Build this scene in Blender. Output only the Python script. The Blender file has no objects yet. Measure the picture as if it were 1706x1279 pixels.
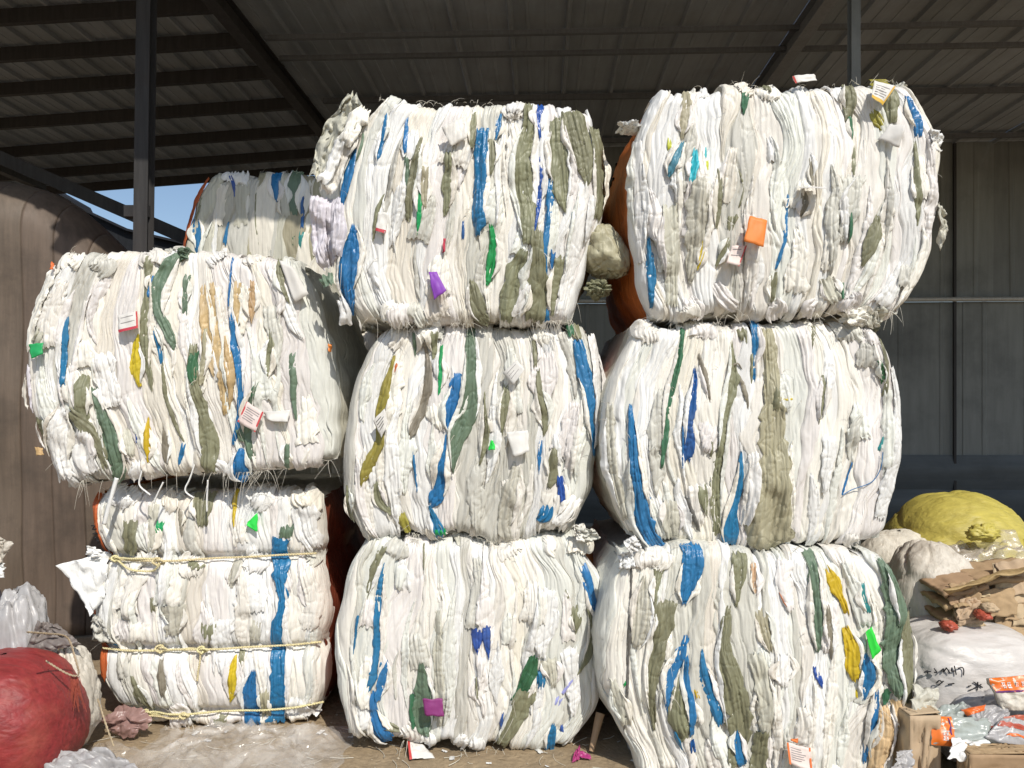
import bpy, math, random
import numpy as np
from mathutils import Vector

sc = bpy.context.scene
COL = sc.collection
random.seed(7)
RNG = np.random.default_rng(7)

# ------------------------------------------------------------------ camera, light
F = 1265.0            # focal length in photo pixels (photo is 1706 wide)
CX, HOR = 853.0, 665.0
EYE = 1.525
SUN_EL, SUN_AZ = 46.0, 24.0     # degrees; azimuth to the right of straight behind the camera

cam_d = bpy.data.cameras.new('camera')
cam = bpy.data.objects.new('camera', cam_d)
COL.objects.link(cam)
cam.location = (0, 0, EYE)
cam.rotation_euler = (math.radians(90), 0, 0)
cam_d.sensor_width = 36.0
cam_d.lens = 36.0 * F / 1706.0
cam_d.shift_y = (HOR - 639.5) / 1706.0
cam_d.clip_start = 0.05
cam_d.clip_end = 2000
sc.camera = cam

world = bpy.data.worlds.new("World")
sc.world = world
world.use_nodes = True
nt = world.node_tree
nt.nodes.clear()
wo = nt.nodes.new('ShaderNodeOutputWorld')
bg = nt.nodes.new('ShaderNodeBackground')
sky = nt.nodes.new('ShaderNodeTexSky')
sky.sky_type = 'NISHITA'
sky.sun_disc = False
sky.sun_elevation = math.radians(SUN_EL)
sky.sun_rotation = math.radians(180 - SUN_AZ)
sky.air_density = 1.0
sky.dust_density = 0.7
sky.ozone_density = 1.2
bg.inputs[1].default_value = 0.12
nt.links.new(sky.outputs[0], bg.inputs[0])
nt.links.new(bg.outputs[0], wo.inputs[0])

sun_d = bpy.data.lights.new('sun', 'SUN')
sun = bpy.data.objects.new('sun', sun_d)
COL.objects.link(sun)
sun_d.energy = 4.05
sun_d.angle = math.radians(0.55)
sun_d.color = (1.0, 0.945, 0.855)
el, az = math.radians(SUN_EL), math.radians(SUN_AZ)
to_sun = Vector((math.sin(az) * math.cos(el), -math.cos(az) * math.cos(el), math.sin(el)))
sun.rotation_euler = to_sun.to_track_quat('Z', 'Y').to_euler()
sun.location = to_sun * 30

vs = sc.view_settings
vs.view_transform = 'Standard'
vs.look = 'None'
vs.gamma = 1.0
vs.exposure = 0.0
vs.use_curve_mapping = False

# ------------------------------------------------------------------ noise (numpy)
def _hash(ix, iy, seed):
    n = (ix.astype(np.int64) * 374761393 + iy.astype(np.int64) * 668265263 + seed * 2147483647) & 0xFFFFFFFF
    n = ((n ^ (n >> 13)) * 1274126177) & 0xFFFFFFFF
    n = ((n ^ (n >> 16)) * 2246822519) & 0xFFFFFFFF
    return ((n ^ (n >> 15)) & 0xFFFF) / 65535.0

def gn(x, y, seed=0):
    """2D gradient noise, about -1..1"""
    x, y = np.broadcast_arrays(np.asarray(x, float), np.asarray(y, float))
    x0 = np.floor(x); y0 = np.floor(y)
    fx = x - x0; fy = y - y0
    ux = fx * fx * fx * (fx * (fx * 6 - 15) + 10)
    uy = fy * fy * fy * (fy * (fy * 6 - 15) + 10)
    def g(i, j):
        a = _hash(x0 + i, y0 + j, seed) * 6.2831853
        return np.cos(a) * (fx - i) + np.sin(a) * (fy - j)
    a = g(0, 0); b = g(1, 0); c = g(0, 1); d = g(1, 1)
    return 1.5 * ((a + (b - a) * ux) * (1 - uy) + (c + (d - c) * ux) * uy)

def fbm(x, y, seed=0, octv=3):
    r = 0; a = 1.0; f = 1.0
    for o in range(octv):
        r = r + a * gn(np.asarray(x) * f, np.asarray(y) * f, seed + 17 * o)
        a *= 0.5; f *= 2.03
    return r

def billow(x, y, seed=0):
    """rounded hills with sharp valleys, 0..1"""
    return np.clip(np.abs(gn(x, y, seed)) * 1.6, 0, 1) ** 0.75

def groove(x, y, seed=0, s=0.15):
    """thin sharp crease lines, 0..1"""
    n = gn(x, y, seed) / s
    return np.exp(-n * n)

def crumple(x, y, seed=0):
    """facets of crushed film: ridges and flats, about -1..1"""
    wx = x + 0.35 * gn(x * 1.3, y * 1.3, seed + 5)
    wy = y + 0.35 * gn(x * 1.3 + 9, y * 1.3, seed + 6)
    a = np.abs(gn(wx, wy, seed)) * 1.7
    b = np.abs(gn(wx * 2.1 + 3, wy * 2.1, seed + 1)) * 1.7
    return (1 - 2 * np.minimum(a, 1)) * 0.65 + (1 - 2 * np.minimum(b, 1)) * 0.35

# ------------------------------------------------------------------ objects
def setp(o, label=None, cat=None, group=None, kind=None):
    if label: o['label'] = label
    if cat: o['category'] = cat
    if group: o['group'] = group
    if kind: o['kind'] = kind
    return o

def thing(name, loc, label, cat, group=None):
    o = bpy.data.objects.new(name, None)
    COL.objects.link(o)
    o.empty_display_size = 0.1
    o.location = loc
    return setp(o, label, cat, group)

def mesh_obj(name, V, faces, mat, parent=None, smooth=True, label=None):
    """V (n,3) world coordinates; faces: (m,4) or (m,3) int array, or list of tuples."""
    V = np.asarray(V, dtype=np.float64)
    base = np.array(parent_loc(parent))
    me = bpy.data.meshes.new(name)
    if isinstance(faces, np.ndarray):
        k = faces.shape[1]; m = faces.shape[0]
        me.vertices.add(len(V)); me.vertices.foreach_set('co', (V - base).astype(np.float32).ravel())
        me.loops.add(m * k); me.loops.foreach_set('vertex_index', faces.astype(np.int32).ravel())
        me.polygons.add(m)
        me.polygons.foreach_set('loop_start', np.arange(0, m * k, k, dtype=np.int32))
        me.polygons.foreach_set('loop_total', np.full(m, k, dtype=np.int32))
        me.update(calc_edges=True)
    else:
        me.from_pydata([tuple(p) for p in (V - base)], [], faces)
        me.update()
    me.polygons.foreach_set('use_smooth', [smooth] * len(me.polygons))
    if mat is not None: me.materials.append(mat)
    o = bpy.data.objects.new(name, me)
    COL.objects.link(o)
    if parent is not None: o.parent = parent
    else: pass
    if label: o['label'] = label
    return o

def parent_loc(p):
    l = Vector((0, 0, 0))
    while p is not None:
        l = l + p.location
        p = p.parent
    return l

def grid_faces(nr, nc, wrap=False):
    i = np.arange(nr - 1)[:, None]; j = np.arange(nc if wrap else nc - 1)[None, :]
    a = i * nc + j; b = i * nc + (j + 1) % nc
    return np.stack([a, b, b + nc, a + nc], -1).reshape(-1, 4)

def grid_obj(name, P, mat, parent=None, wrap=False, label=None, smooth=True):
    nr, nc = P.shape[:2]
    return mesh_obj(name, P.reshape(-1, 3), grid_faces(nr, nc, wrap), mat, parent, smooth, label)

def at(px, py, Y):
    return Vector(((px - CX) * Y / F, Y, EYE + (HOR - py) * Y / F))

def box_data(c, s, R=None):
    v = np.array([(x, y, z) for x in (-1, 1) for y in (-1, 1) for z in (-1, 1)], float) * np.array(s) / 2
    if R is not None: v = v @ np.array(R).T
    v = v + np.array(c)
    f = np.array([(0, 1, 3, 2), (4, 6, 7, 5), (0, 4, 5, 1), (2, 3, 7, 6), (0, 2, 6, 4), (1, 5, 7, 3)])
    return v, f

def bar_data(a, b, w, h, up=(0, 0, 1)):
    """rectangular bar from a to b, w across, h along up"""
    a = np.array(a, float); b = np.array(b, float)
    d = (b - a); L = np.linalg.norm(d); d /= L
    up = np.array(up, float)
    s = np.cross(d, up); s /= np.linalg.norm(s)
    u = np.cross(s, d)
    R = np.stack([d, s, u], 1)
    return box_data((a + b) / 2, (L, w, h), R)

def merge(parts):
    V = []; Fc = []; n = 0
    for v, f in parts:
        V.append(v); Fc.append(np.asarray(f) + n); n += len(v)
    return np.concatenate(V), np.concatenate(Fc)

def bev(o, w=0.006, seg=2):
    m = o.modifiers.new('bevel', 'BEVEL'); m.width = w; m.segments = seg; m.limit_method = 'ANGLE'
    return o

def tube_data(pts, r, n=6, taper=None):
    pts = np.asarray(pts, float)
    T = np.gradient(pts, axis=0); T /= np.linalg.norm(T, axis=1)[:, None] + 1e-9
    ref = np.array([0.3, 0.9, 0.2]); 
    A = np.cross(T, ref); A /= np.linalg.norm(A, axis=1)[:, None] + 1e-9
    B = np.cross(T, A)
    ang = np.linspace(0, 2 * np.pi, n, endpoint=False)
    rr = np.full(len(pts), r) if taper is None else r * np.asarray(taper)
    P = pts[:, None, :] + rr[:, None, None] * (np.cos(ang)[None, :, None] * A[:, None, :] + np.sin(ang)[None, :, None] * B[:, None, :])
    return P.reshape(-1, 3), grid_faces(len(pts), n, True)

def smooth_path(pts, n):
    pts = np.asarray(pts, float)
    d = np.r_[0, np.cumsum(np.linalg.norm(np.diff(pts, axis=0), axis=1))]
    t = np.linspace(0, d[-1], n)
    P = np.stack([np.interp(t, d, pts[:, k]) for k in range(pts.shape[1])], 1)
    k = max(1, int(n / max(2, len(pts)) * 0.45))
    ker = np.ones(2 * k + 1); ker /= ker.sum()
    for _ in range(2):
        Q = np.pad(P, ((k, k), (0, 0)), mode='reflect', reflect_type='odd')
        P = np.stack([np.convolve(Q[:, c], ker, 'valid') for c in range(P.shape[1])], 1)
    return P

# ------------------------------------------------------------------ materials
MATS = {}
def mat(name, col, rough=0.5, var=0.1, bump=0.5, stretch=(1, 1, 0.08), scale=55.0, dirt=0.0, dirtcol=(0.30, 0.25, 0.18),
        trans=0.0, spec=0.4, rnd=0.10, metallic=0.0, bumpdist=0.002, crush=0.3, blotch=6.0):
    """woven or film plastic, cloth, paper, sheet metal: colour variation, stretched fine relief and blotches of dirt"""
    if name in MATS: return MATS[name]
    m = bpy.data.materials.new(name); m.use_nodes = True
    N = m.node_tree.nodes; L = m.node_tree.links
    N.clear()
    out = N.new('ShaderNodeOutputMaterial'); p = N.new('ShaderNodeBsdfPrincipled')
    p.inputs['Roughness'].default_value = rough
    p.inputs['Metallic'].default_value = metallic
    p.inputs['Specular IOR Level'].default_value = spec
    tc = N.new('ShaderNodeTexCoord'); mp = N.new('ShaderNodeMapping')
    mp.inputs['Scale'].default_value = stretch
    L.new(tc.outputs['Object'], mp.inputs['Vector'])
    oi = N.new('ShaderNodeObjectInfo')
    # per object offset so that alike pieces do not repeat
    add = N.new('ShaderNodeVectorMath'); add.operation = 'ADD'
    sc3 = N.new('ShaderNodeVectorMath'); sc3.operation = 'SCALE'
    cmb = N.new('ShaderNodeCombineXYZ')
    for k in range(3): L.new(oi.outputs['Random'], cmb.inputs[k])
    L.new(cmb.outputs[0], sc3.inputs[0]); sc3.inputs['Scale'].default_value = 13.0
    L.new(mp.outputs[0], add.inputs[0]); L.new(sc3.outputs[0], add.inputs[1])
    n1 = N.new('ShaderNodeTexNoise'); n1.inputs['Scale'].default_value = scale; n1.inputs['Detail'].default_value = 5; n1.inputs['Roughness'].default_value = 0.62
    nr_ = N.new('ShaderNodeTexNoise'); nr_.noise_type = 'RIDGED_MULTIFRACTAL'; nr_.normalize = True; nr_.inputs['Scale'].default_value = scale * 0.8; nr_.inputs['Detail'].default_value = 3; nr_.inputs['Distortion'].default_value = 0.35
    L.new(add.outputs[0], nr_.inputs['Vector'])
    L.new(add.outputs[0], n1.inputs['Vector'])
    n2 = N.new('ShaderNodeTexNoise'); n2.inputs['Scale'].default_value = blotch; n2.inputs['Detail'].default_value = 6; n2.inputs['Roughness'].default_value = 0.65
    L.new(tc.outputs['Object'], n2.inputs['Vector'])
    n3 = N.new('ShaderNodeTexNoise'); n3.inputs['Scale'].default_value = 70; n3.inputs['Detail'].default_value = 4
    n3.inputs['Distortion'].default_value = 0.8; n3.inputs['Scale'].default_value = 34; n3.noise_type = 'RIDGED_MULTIFRACTAL'; n3.normalize = True; n3.inputs['Distortion'].default_value = 0.5
    L.new(tc.outputs['Object'], n3.inputs['Vector'])
    # colour: base * (1 +- var by streaks) mixed to dirt
    hsv = N.new('ShaderNodeHueSaturation')
    hsv.inputs['Color'].default_value = (*col, 1)
    mr = N.new('ShaderNodeMapRange'); mr.inputs['From Min'].default_value = 0.3; mr.inputs['From Max'].default_value = 0.7
    mr.inputs['To Min'].default_value = 1 - var; mr.inputs['To Max'].default_value = 1 + var
    L.new(n1.outputs['Fac'], mr.inputs['Value'])
    mr2 = N.new('ShaderNodeMapRange'); mr2.inputs['To Min'].default_value = 1 - rnd; mr2.inputs['To Max'].default_value = 1 + rnd * 0.6
    L.new(oi.outputs['Random'], mr2.inputs['Value'])
    mul = N.new('ShaderNodeMath'); mul.operation = 'MULTIPLY'
    L.new(mr.outputs[0], mul.inputs[0]); L.new(mr2.outputs[0], mul.inputs[1])
    L.new(mul.outputs[0], hsv.inputs['Value'])
    mr3 = N.new('ShaderNodeMapRange'); mr3.inputs['To Min'].default_value = 0.49; mr3.inputs['To Max'].default_value = 0.51
    L.new(oi.outputs['Random'], mr3.inputs['Value']); L.new(mr3.outputs[0], hsv.inputs['Hue'])
    csock = hsv.outputs['Color']
    if dirt > 0:
        mx = N.new('ShaderNodeMix'); mx.data_type = 'RGBA'
        dr = N.new('ShaderNodeMapRange'); dr.inputs['From Min'].default_value = 0.47; dr.inputs['From Max'].default_value = 0.74
        dr.inputs['To Max'].default_value = dirt
        L.new(n2.outputs['Fac'], dr.inputs['Value']); L.new(dr.outputs[0], mx.inputs['Factor'])
        L.new(csock, mx.inputs['A']); mx.inputs['B'].default_value = (*dirtcol, 1)
        csock = mx.outputs['Result']
    L.new(csock, p.inputs['Base Color'])
    rr = N.new('ShaderNodeMapRange'); rr.inputs['To Min'].default_value = max(0.05, rough - 0.15); rr.inputs['To Max'].default_value = min(1, rough + 0.15)
    L.new(n2.outputs['Fac'], rr.inputs['Value']); L.new(rr.outputs[0], p.inputs['Roughness'])
    if bump > 0:
        inv = N.new('ShaderNodeMath'); inv.operation = 'SUBTRACT'; L.new(n1.outputs['Fac'], inv.inputs[0]); L.new(nr_.outputs['Fac'], inv.inputs[1])
        b1 = N.new('ShaderNodeBump'); b1.inputs['Strength'].default_value = bump; b1.inputs['Distance'].default_value = bumpdist
        b2 = N.new('ShaderNodeBump'); b2.inputs['Strength'].default_value = bump * crush; b2.inputs['Distance'].default_value = bumpdist * 2
        L.new(inv.outputs[0], b1.inputs['Height']); b2.invert = True
        L.new(n3.outputs['Fac'], b2.inputs['Height']); L.new(b1.outputs[0], b2.inputs['Normal'])
        L.new(b2.outputs[0], p.inputs['Normal'])
    if trans > 0:
        t = N.new('ShaderNodeBsdfTranslucent'); L.new(csock, t.inputs['Color'])
        ms = N.new('ShaderNodeMixShader'); ms.inputs[0].default_value = trans
        L.new(p.outputs[0], ms.inputs[1]); L.new(t.outputs[0], ms.inputs[2])
        L.new(ms.outputs[0], out.inputs[0])
    else:
        L.new(p.outputs[0], out.inputs[0])
    MATS[name] = m
    return m

def sackmat(name, col, **k):
    d = dict(rough=0.42, var=0.10, bump=0.9, dirt=0.16, dirtcol=(0.52, 0.49, 0.40), trans=0.04, crush=0.10, bumpdist=0.0050, stretch=(1, 1, 0.045))
    d.update(k)
    return mat(name, col, **d)

SW = dict(
    w1=sackmat('white warm woven plastic', (0.83, 0.80, 0.73)),
    w2=sackmat('white cool woven plastic', (0.82, 0.82, 0.80)),
    w3=sackmat('white pinkish woven plastic', (0.80, 0.765, 0.735)),
    w4=sackmat('white greenish woven plastic', (0.76, 0.77, 0.71)),
    w5=sackmat('cream woven plastic', (0.78, 0.735, 0.645)),
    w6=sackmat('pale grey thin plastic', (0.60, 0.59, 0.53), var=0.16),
    B=sackmat('blue plastic film', (0.020, 0.165, 0.37), rough=0.30, spec=0.6, var=0.18, dirt=0.12, dirtcol=(0.2, 0.35, 0.5), crush=0.25, trans=0.05),
    D=sackmat('deep blue plastic film', (0.016, 0.085, 0.31), rough=0.30, spec=0.6, var=0.18, dirt=0.08, crush=0.25, trans=0.05),
    O=sackmat('olive grey woven plastic', (0.235, 0.235, 0.145), var=0.20, dirt=0.3, dirtcol=(0.16, 0.15, 0.10)),
    H=sackmat('beige olive woven plastic', (0.40, 0.37, 0.255), var=0.16, dirt=0.3, dirtcol=(0.25, 0.22, 0.15)),
    G=sackmat('grey green woven plastic', (0.135, 0.20, 0.135), var=0.20, dirt=0.25, dirtcol=(0.2, 0.22, 0.15)),
    K=sackmat('dark green woven plastic', (0.045, 0.145, 0.072), var=0.22, dirt=0.15, dirtcol=(0.15, 0.2, 0.12)),
    E=sackmat('emerald green plastic film', (0.012, 0.30, 0.085), rough=0.35, var=0.15, dirt=0.1),
    N=sackmat('neon green card', (0.03, 0.62, 0.05), rough=0.6, var=0.05, bump=0.1, dirt=0.0, trans=0),
    Y=sackmat('yellow plastic film', (0.58, 0.42, 0.025), var=0.15, dirt=0.2, dirtcol=(0.4, 0.33, 0.1)),
    M=sackmat('mustard green woven plastic', (0.32, 0.28, 0.055), var=0.2, dirt=0.25, dirtcol=(0.25, 0.2, 0.08)),
    T=sackmat('brown stained woven plastic', (0.52, 0.37, 0.19), var=0.2, dirt=0.6, dirtcol=(0.7, 0.6, 0.45)),
    U=sackmat('peach paper sack', (0.66, 0.46, 0.27), var=0.15, dirt=0.3),
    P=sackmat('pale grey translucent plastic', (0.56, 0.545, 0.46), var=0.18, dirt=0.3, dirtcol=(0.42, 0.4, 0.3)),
    R=sackmat('brown grey woven plastic', (0.25, 0.225, 0.17), var=0.2),
    C=sackmat('cyan plastic film', (0.03, 0.45, 0.52), rough=0.35, dirt=0.1),
    A=sackmat('steel blue plastic film', (0.09, 0.26, 0.36), rough=0.35, dirt=0.2),
    Z=sackmat('teal plastic film', (0.03, 0.25, 0.25), rough=0.35, dirt=0.1),
    L=sackmat('shade tinted white plastic', (0.66, 0.63, 0.68), dirt=0.1),  # white sacks with the lavender cast of shade put into the colour
    V=sackmat('periwinkle plastic', (0.33, 0.36, 0.66), dirt=0.1),
    W=sackmat('bright white plastic', (0.84, 0.83, 0.80), dirt=0.1),
    J=sackmat('yellow green plastic film', (0.50, 0.55, 0.04), dirt=0.1),
    X=sackmat('grey webbing', (0.17, 0.165, 0.15), var=0.2, scale=120),
    S=sackmat('shade darkened orange woven plastic', (0.16, 0.038, 0.022), var=0.2, dirt=0.35, dirtcol=(0.10, 0.03, 0.02), trans=0.0),  # the orange of Q with the next stack's shade painted into it
    Q=sackmat('orange woven plastic', (0.50, 0.135, 0.035), var=0.2, dirt=0.35, dirtcol=(0.33, 0.09, 0.03), trans=0.0),
)
COLNAME = dict(B='blue', D='deep blue', O='olive grey', H='beige olive', G='grey green', K='dark green', E='emerald green', N='neon green',
               Y='yellow', M='mustard', T='brown stained', U='peach', P='pale grey', R='brown grey', C='cyan', A='steel blue', Z='teal',
               L='shade tinted white', V='periwinkle', W='bright white', J='yellow green', X='grey', Q='orange', S='shade darkened orange')
card = dict(
    white=mat('white printed paper', (0.74, 0.72, 0.68), rough=0.6, bump=0.15, var=0.05, dirt=0.15, trans=0.1),
    pink=mat('pinkish printed paper', (0.74, 0.62, 0.58), rough=0.6, bump=0.15, var=0.06, dirt=0.15),
    red=mat('red card', (0.50, 0.05, 0.06), rough=0.6, bump=0.1, var=0.06),
    orange=mat('orange card', (0.78, 0.22, 0.045), rough=0.6, bump=0.1, var=0.05),
    purple=mat('purple card', (0.24, 0.06, 0.42), rough=0.55, bump=0.1, var=0.06),
    plum=mat('plum card', (0.22, 0.035, 0.17), rough=0.55, bump=0.1, var=0.06),
    neon=SW['N'], yellow=mat('yellow card', (0.66, 0.42, 0.05), rough=0.6, bump=0.1),
    cream=SW['w1'],
    tan=mat('tan card', (0.5, 0.34, 0.15), rough=0.6, bump=0.1),
    green=mat('green card', (0.02, 0.34, 0.10), rough=0.5, bump=0.1),
    ink=mat('black ink', (0.02, 0.02, 0.022), rough=0.6, bump=0, var=0.02, rnd=0),
    greyink=mat('faded ink', (0.28, 0.26, 0.26), rough=0.7, bump=0, var=0.05, rnd=0),
    fibre=mat('loose plastic fibre', (0.70, 0.66, 0.56), rough=0.5, bump=0, var=0.05, rnd=0.1),
)
# ------------------------------------------------------------------ bales
class HGrid:
    """front height of a bale (how far it stands out towards the camera), sampled over photo-plane pixels"""
    C = 3.0
    def __init__(s, x0, y0, x1, y1):
        s.x0, s.y0 = x0 - 60, y0 - 60
        s.nx = int((x1 - x0 + 120) / s.C) + 1; s.ny = int((y1 - y0 + 120) / s.C) + 1
        s.a = np.full((s.ny, s.nx), -9.0)
        s.sm = None
    def put(s, X, Y, Hh):
        i = np.clip(((Y - s.y0) / s.C).astype(int), 0, s.ny - 1).ravel()
        j = np.clip(((X - s.x0) / s.C).astype(int), 0, s.nx - 1).ravel()
        np.maximum.at(s.a, (i, j), Hh.ravel())
        s.sm = None
    def smooth(s):
        a = s.a.copy()
        def dil(a):
            p = np.pad(a, 1, mode='edge')
            return np.max([p[i:i + a.shape[0], j:j + a.shape[1]] for i in range(3) for j in range(3)], axis=0)
        hole = a < -5
        b = a
        for _ in range(26):
            if not (b < -5).any(): break
            d = dil(b); b = np.where(b < -5, d, b)
        b = np.where(b < -5, 0, b)
        b = dil(b)
        for _ in range(2):
            p = np.pad(b, 1, mode='edge')
            b = np.mean([p[i:i + b.shape[0], j:j + b.shape[1]] for i in range(3) for j in range(3)], axis=0)
        s.sm = b
    def get(s, X, Y):
        if s.sm is None: s.smooth()
        x = np.clip((X - s.x0) / s.C - 0.5, 0, s.nx - 1.001); y = np.clip((Y - s.y0) / s.C - 0.5, 0, s.ny - 1.001)
        i = y.astype(int); j = x.astype(int); fy = y - i; fx = x - j
        a = s.sm
        return (a[i, j] * (1 - fx) + a[i, j + 1] * fx) * (1 - fy) + (a[i + 1, j] * (1 - fx) + a[i + 1, j + 1] * fx) * fy

def arc(a, r, R):
    t = np.clip((r - a) / r, 0, 1)
    return R * (1 - np.sqrt(np.maximum(0, 1 - t * t)))

def pieces_of(text):
    out = []
    for line in text.strip().split(';'):
        w = line.split()
        if not w: continue
        nums = [float(q) for q in w[1:]]
        out.append((w[0], np.array(nums).reshape(-1, 3)))
    return out

class Bale:
    def __init__(s, key, org, scale, D, label, top, left, right, bot, depth=1.05, lcol='Q', rcol='Q', pinch=(), fine=1.0, seed=1,
                 nstrip=None, crush=1.0, tones=('w1', 'w2', 'w3', 'w4', 'w5', 'w6'), round_l=30, round_r=30, group='bales of waste woven sacks stacked in front of the shed'):
        cv = lambda a: np.array(a, float) / scale + np.array(org)
        s.org = np.array(org, float); s.scale = scale; s.D = D; s.seed = seed; s.fine = fine; s.depth = depth
        s.top = cv(top); s.left = cv(left); s.right = cv(right); s.bot = cv(bot); s.pinch = [(p / scale + org[1]) for p in pinch]
        s.rng = np.random.default_rng(seed * 101 + 3)
        s.crush = crush; s.tones = tones
        s.rl, s.rr = round_l, round_r
        allp = np.concatenate([s.top, s.left, s.right, s.bot])
        s.x0, s.y0 = allp.min(0); s.x1, s.y1 = allp.max(0)
        s.W = s.x1 - s.x0; s.Hp = s.y1 - s.y0
        s.grid = HGrid(s.x0, s.y0, s.x1, s.y1)
        zb = EYE + (HOR - s.y1) * D / F
        s.root = thing('sack_bale', ((0.5 * (s.x0 + s.x1) - CX) * D / F, D + depth * 0.5, zb), label, 'bale', group)
        s.lv = np.linspace(0, 1, 60)
        def side(pl):
            v = (pl[:, 1] - pl[0, 1]) / (pl[-1, 1] - pl[0, 1]); o = np.argsort(v)
            x = np.interp(s.lv, v[o], pl[o, 0])
            k = np.ones(5) / 5
            return np.convolve(np.pad(x, 2, mode='edge'), k, 'valid')
        s.Lx = side(s.left); s.Rx = side(s.right)
        s.core(lcol, rcol)
        s.strips(nstrip)

    # outline coordinates -> photo-plane pixels
    def px(s, u, v):
        vc = np.clip(v, 0, 1)
        L = np.interp(vc, s.lv, s.Lx); R = np.interp(vc, s.lv, s.Rx)
        L = L + 3.0 * gn(vc * 9, 0.5 + 0 * vc, s.seed + 31); R = R + 4.0 * gn(vc * 9, 2.5 + 0 * vc, s.seed + 32)
        def edge(pl):
            t = (pl[:, 0] - pl[0, 0]) / (pl[-1, 0] - pl[0, 0])
            return np.interp(np.clip(u, 0, 1), t, pl[:, 1])
        x = L * (1 - u) + R * u
        y = edge(s.top) * (1 - v) + edge(s.bot) * v
        return x, y

    def macro(s, u, v):
        """how far the front falls back from its foremost plane (metres)"""
        W, Hp = s.W, s.Hp
        k = 3.3 / s.D
        m = arc(u * W, s.rl * k, 0.09) * 1.0
        m = m + arc((1 - u) * W, s.rr * k, 0.09)
        m = m + arc(v * Hp, 26 * k, 0.07) + arc((1 - v) * Hp, 22 * k, 0.06)
        m = m - 0.035 * (1 - (2 * u - 1) ** 2) * (1 - (2 * np.clip(v, 0, 1) - 1) ** 2)
        m = m - 0.014 * gn(u * 5, v * 2.2, s.seed + 40) - 0.008 * gn(u * 11, v * 4, s.seed + 41)
        return m

    def place(s, X, Y, h):
        """photo-plane pixels and height towards the camera -> world points"""
        D = s.D
        return np.stack([(X - CX) * D / F, D - h, EYE + (HOR - Y) * D / F], -1)

    def pinched(s, Y):
        p = 0
        for q in s.pinch: p = p + 0.040 * np.exp(-((Y - q) / 7.0) ** 2) + 0.02 * np.exp(-((Y - q) / 22.0) ** 2)
        return p

    def core(s, lcol, rcol):
        D = s.D; d = s.depth
        n = 36; m = 26
        v = np.linspace(0, 1, n)
        zz = lambda y: EYE + (HOR - y) * D / F
        for side, colr in ((0, lcol), (1, rcol)):
            x, y = s.px(np.full(n, float(side)), v)
            w = np.linspace(0, 1, m)
            sg = -1 if side == 0 else 1
            VV, WW = np.meshgrid(v, w, indexing='ij')
            bulge = 0.05 * np.sin(np.pi * np.clip(WW, 0, 1)) * np.sin(np.pi * np.clip(VV, 0.02, 0.98)) ** 0.5 \
                + 0.012 * fbm(VV * 5 + 3 * side, WW * 5, s.seed + 50) + 0.008 * crumple(VV * 9, WW * 9, s.seed + 51)
            X = ((x - CX) * D / F)[:, None] + sg * (bulge - 0.012)
            Z = zz(y)[:, None] + 0 * WW + 0.006 * gn(VV * 6, WW * 9, s.seed + 52)
            Yv = D + 0.075 + WW * (d - 0.075)
            P = np.stack([X, Yv, Z], -1)
            nm = 'end_sack'
            o = grid_obj(nm, P if side else P[:, ::-1], SW[colr], s.root, label='%s sack wrapped over the bale end' % COLNAME.get(colr, 'white'))
            if side == 0: s.endL = P
            else: s.endR = P
        # body: top, back, bottom as one folded mass behind the front folds
        u = np.linspace(0, 1, 30)
        rows = []
        ring_v = [0.06, 0.0, 0.0, 0.0, 0.0, 0.0, 0.5, 1.0, 1.0, 1.0, 1.0, 0.94]
        ring_w = [0.10, 0.06, 0.25, 0.5, 0.75, 0.99, 1.0, 0.99, 0.7, 0.35, 0.06, 0.10]
        for q, (vv, ww) in enumerate(zip(ring_v, ring_w)):
            x, y = s.px(u, np.full(30, vv))
            e = 0.012 * gn(u * 14, q * 0.9 + 0 * u, s.seed + 60)
            P = np.stack([(x - CX) * D / F, D + ww * d + 0 * u, zz(y) + (e if vv in (0.0, 1.0) else 0) - (0.015 if vv == 0 else 0)], -1)
            rows.append(P)
        rows.append(rows[0])
        grid_obj('bale_body', np.array(rows), SW['w6'], s.root)

    def strips(s, n):
        rng = s.rng
        if n is None: n = int(s.W / 20)
        wid = rng.uniform(0.4, 1.0, n) * rng.choice([1.0, 1.0, 1.6, 2.4], n); ub = np.r_[0, np.cumsum(wid)]; ub /= ub[-1]
        nr = max(40, int(s.Hp / 2.7 * s.fine))
        over = 0.05
        v = np.linspace(-over, 1 + over, nr)
        vc = np.clip(v, 0, 1)
        B = []
        for k, u0 in enumerate(ub):
            if k in (0, n): B.append(np.full(nr, u0)); continue
            wk = wid[k] / wid.sum()
            b = u0 + 0.030 * gn(u0 * 3 + 0 * vc, vc * 1.6, s.seed) + 0.45 * wk * gn(k * 7.31 + 0 * vc, vc * 3.0, s.seed + 1) \
                + 0.22 * wk * gn(k * 3.7 + 0 * vc, vc * 9, s.seed + 2)
            B.append(b)
        for k in range(1, n + 1):
            B[k] = np.maximum(B[k], B[k - 1] + 0.16 / n)
        mx = B[n].copy()
        B = [b / mx for b in B]
        names = s.tones
        side_over = rng.random(n + 1) < 0.5
        for k in range(n):
            eL = 0.30 * rng.random() + 0.12 if side_over[k] else 0.10
            eR = 0.30 * rng.random() + 0.12 if not side_over[k + 1] else 0.10
            if k == 0: eL = 0.0
            if k == n - 1: eR = 0.0
            wpx = wid[k] / wid.sum() * s.W * (1 + eL + eR)
            nc = int(np.clip(wpx / 1.4 * s.fine, 8, 64))
            q = np.linspace(0, 1, nc)
            sv = -eL + q * (1 + eL + eR)
            Q, V = np.meshgrid(q, v, indexing='xy')
            bl = B[k][:, None]; br = B[k + 1][:, None]
            U = bl + sv[None, :] * (br - bl)
            U = np.clip(U, 0, 1)
            Vc = np.clip(V, 0, 1)
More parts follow.
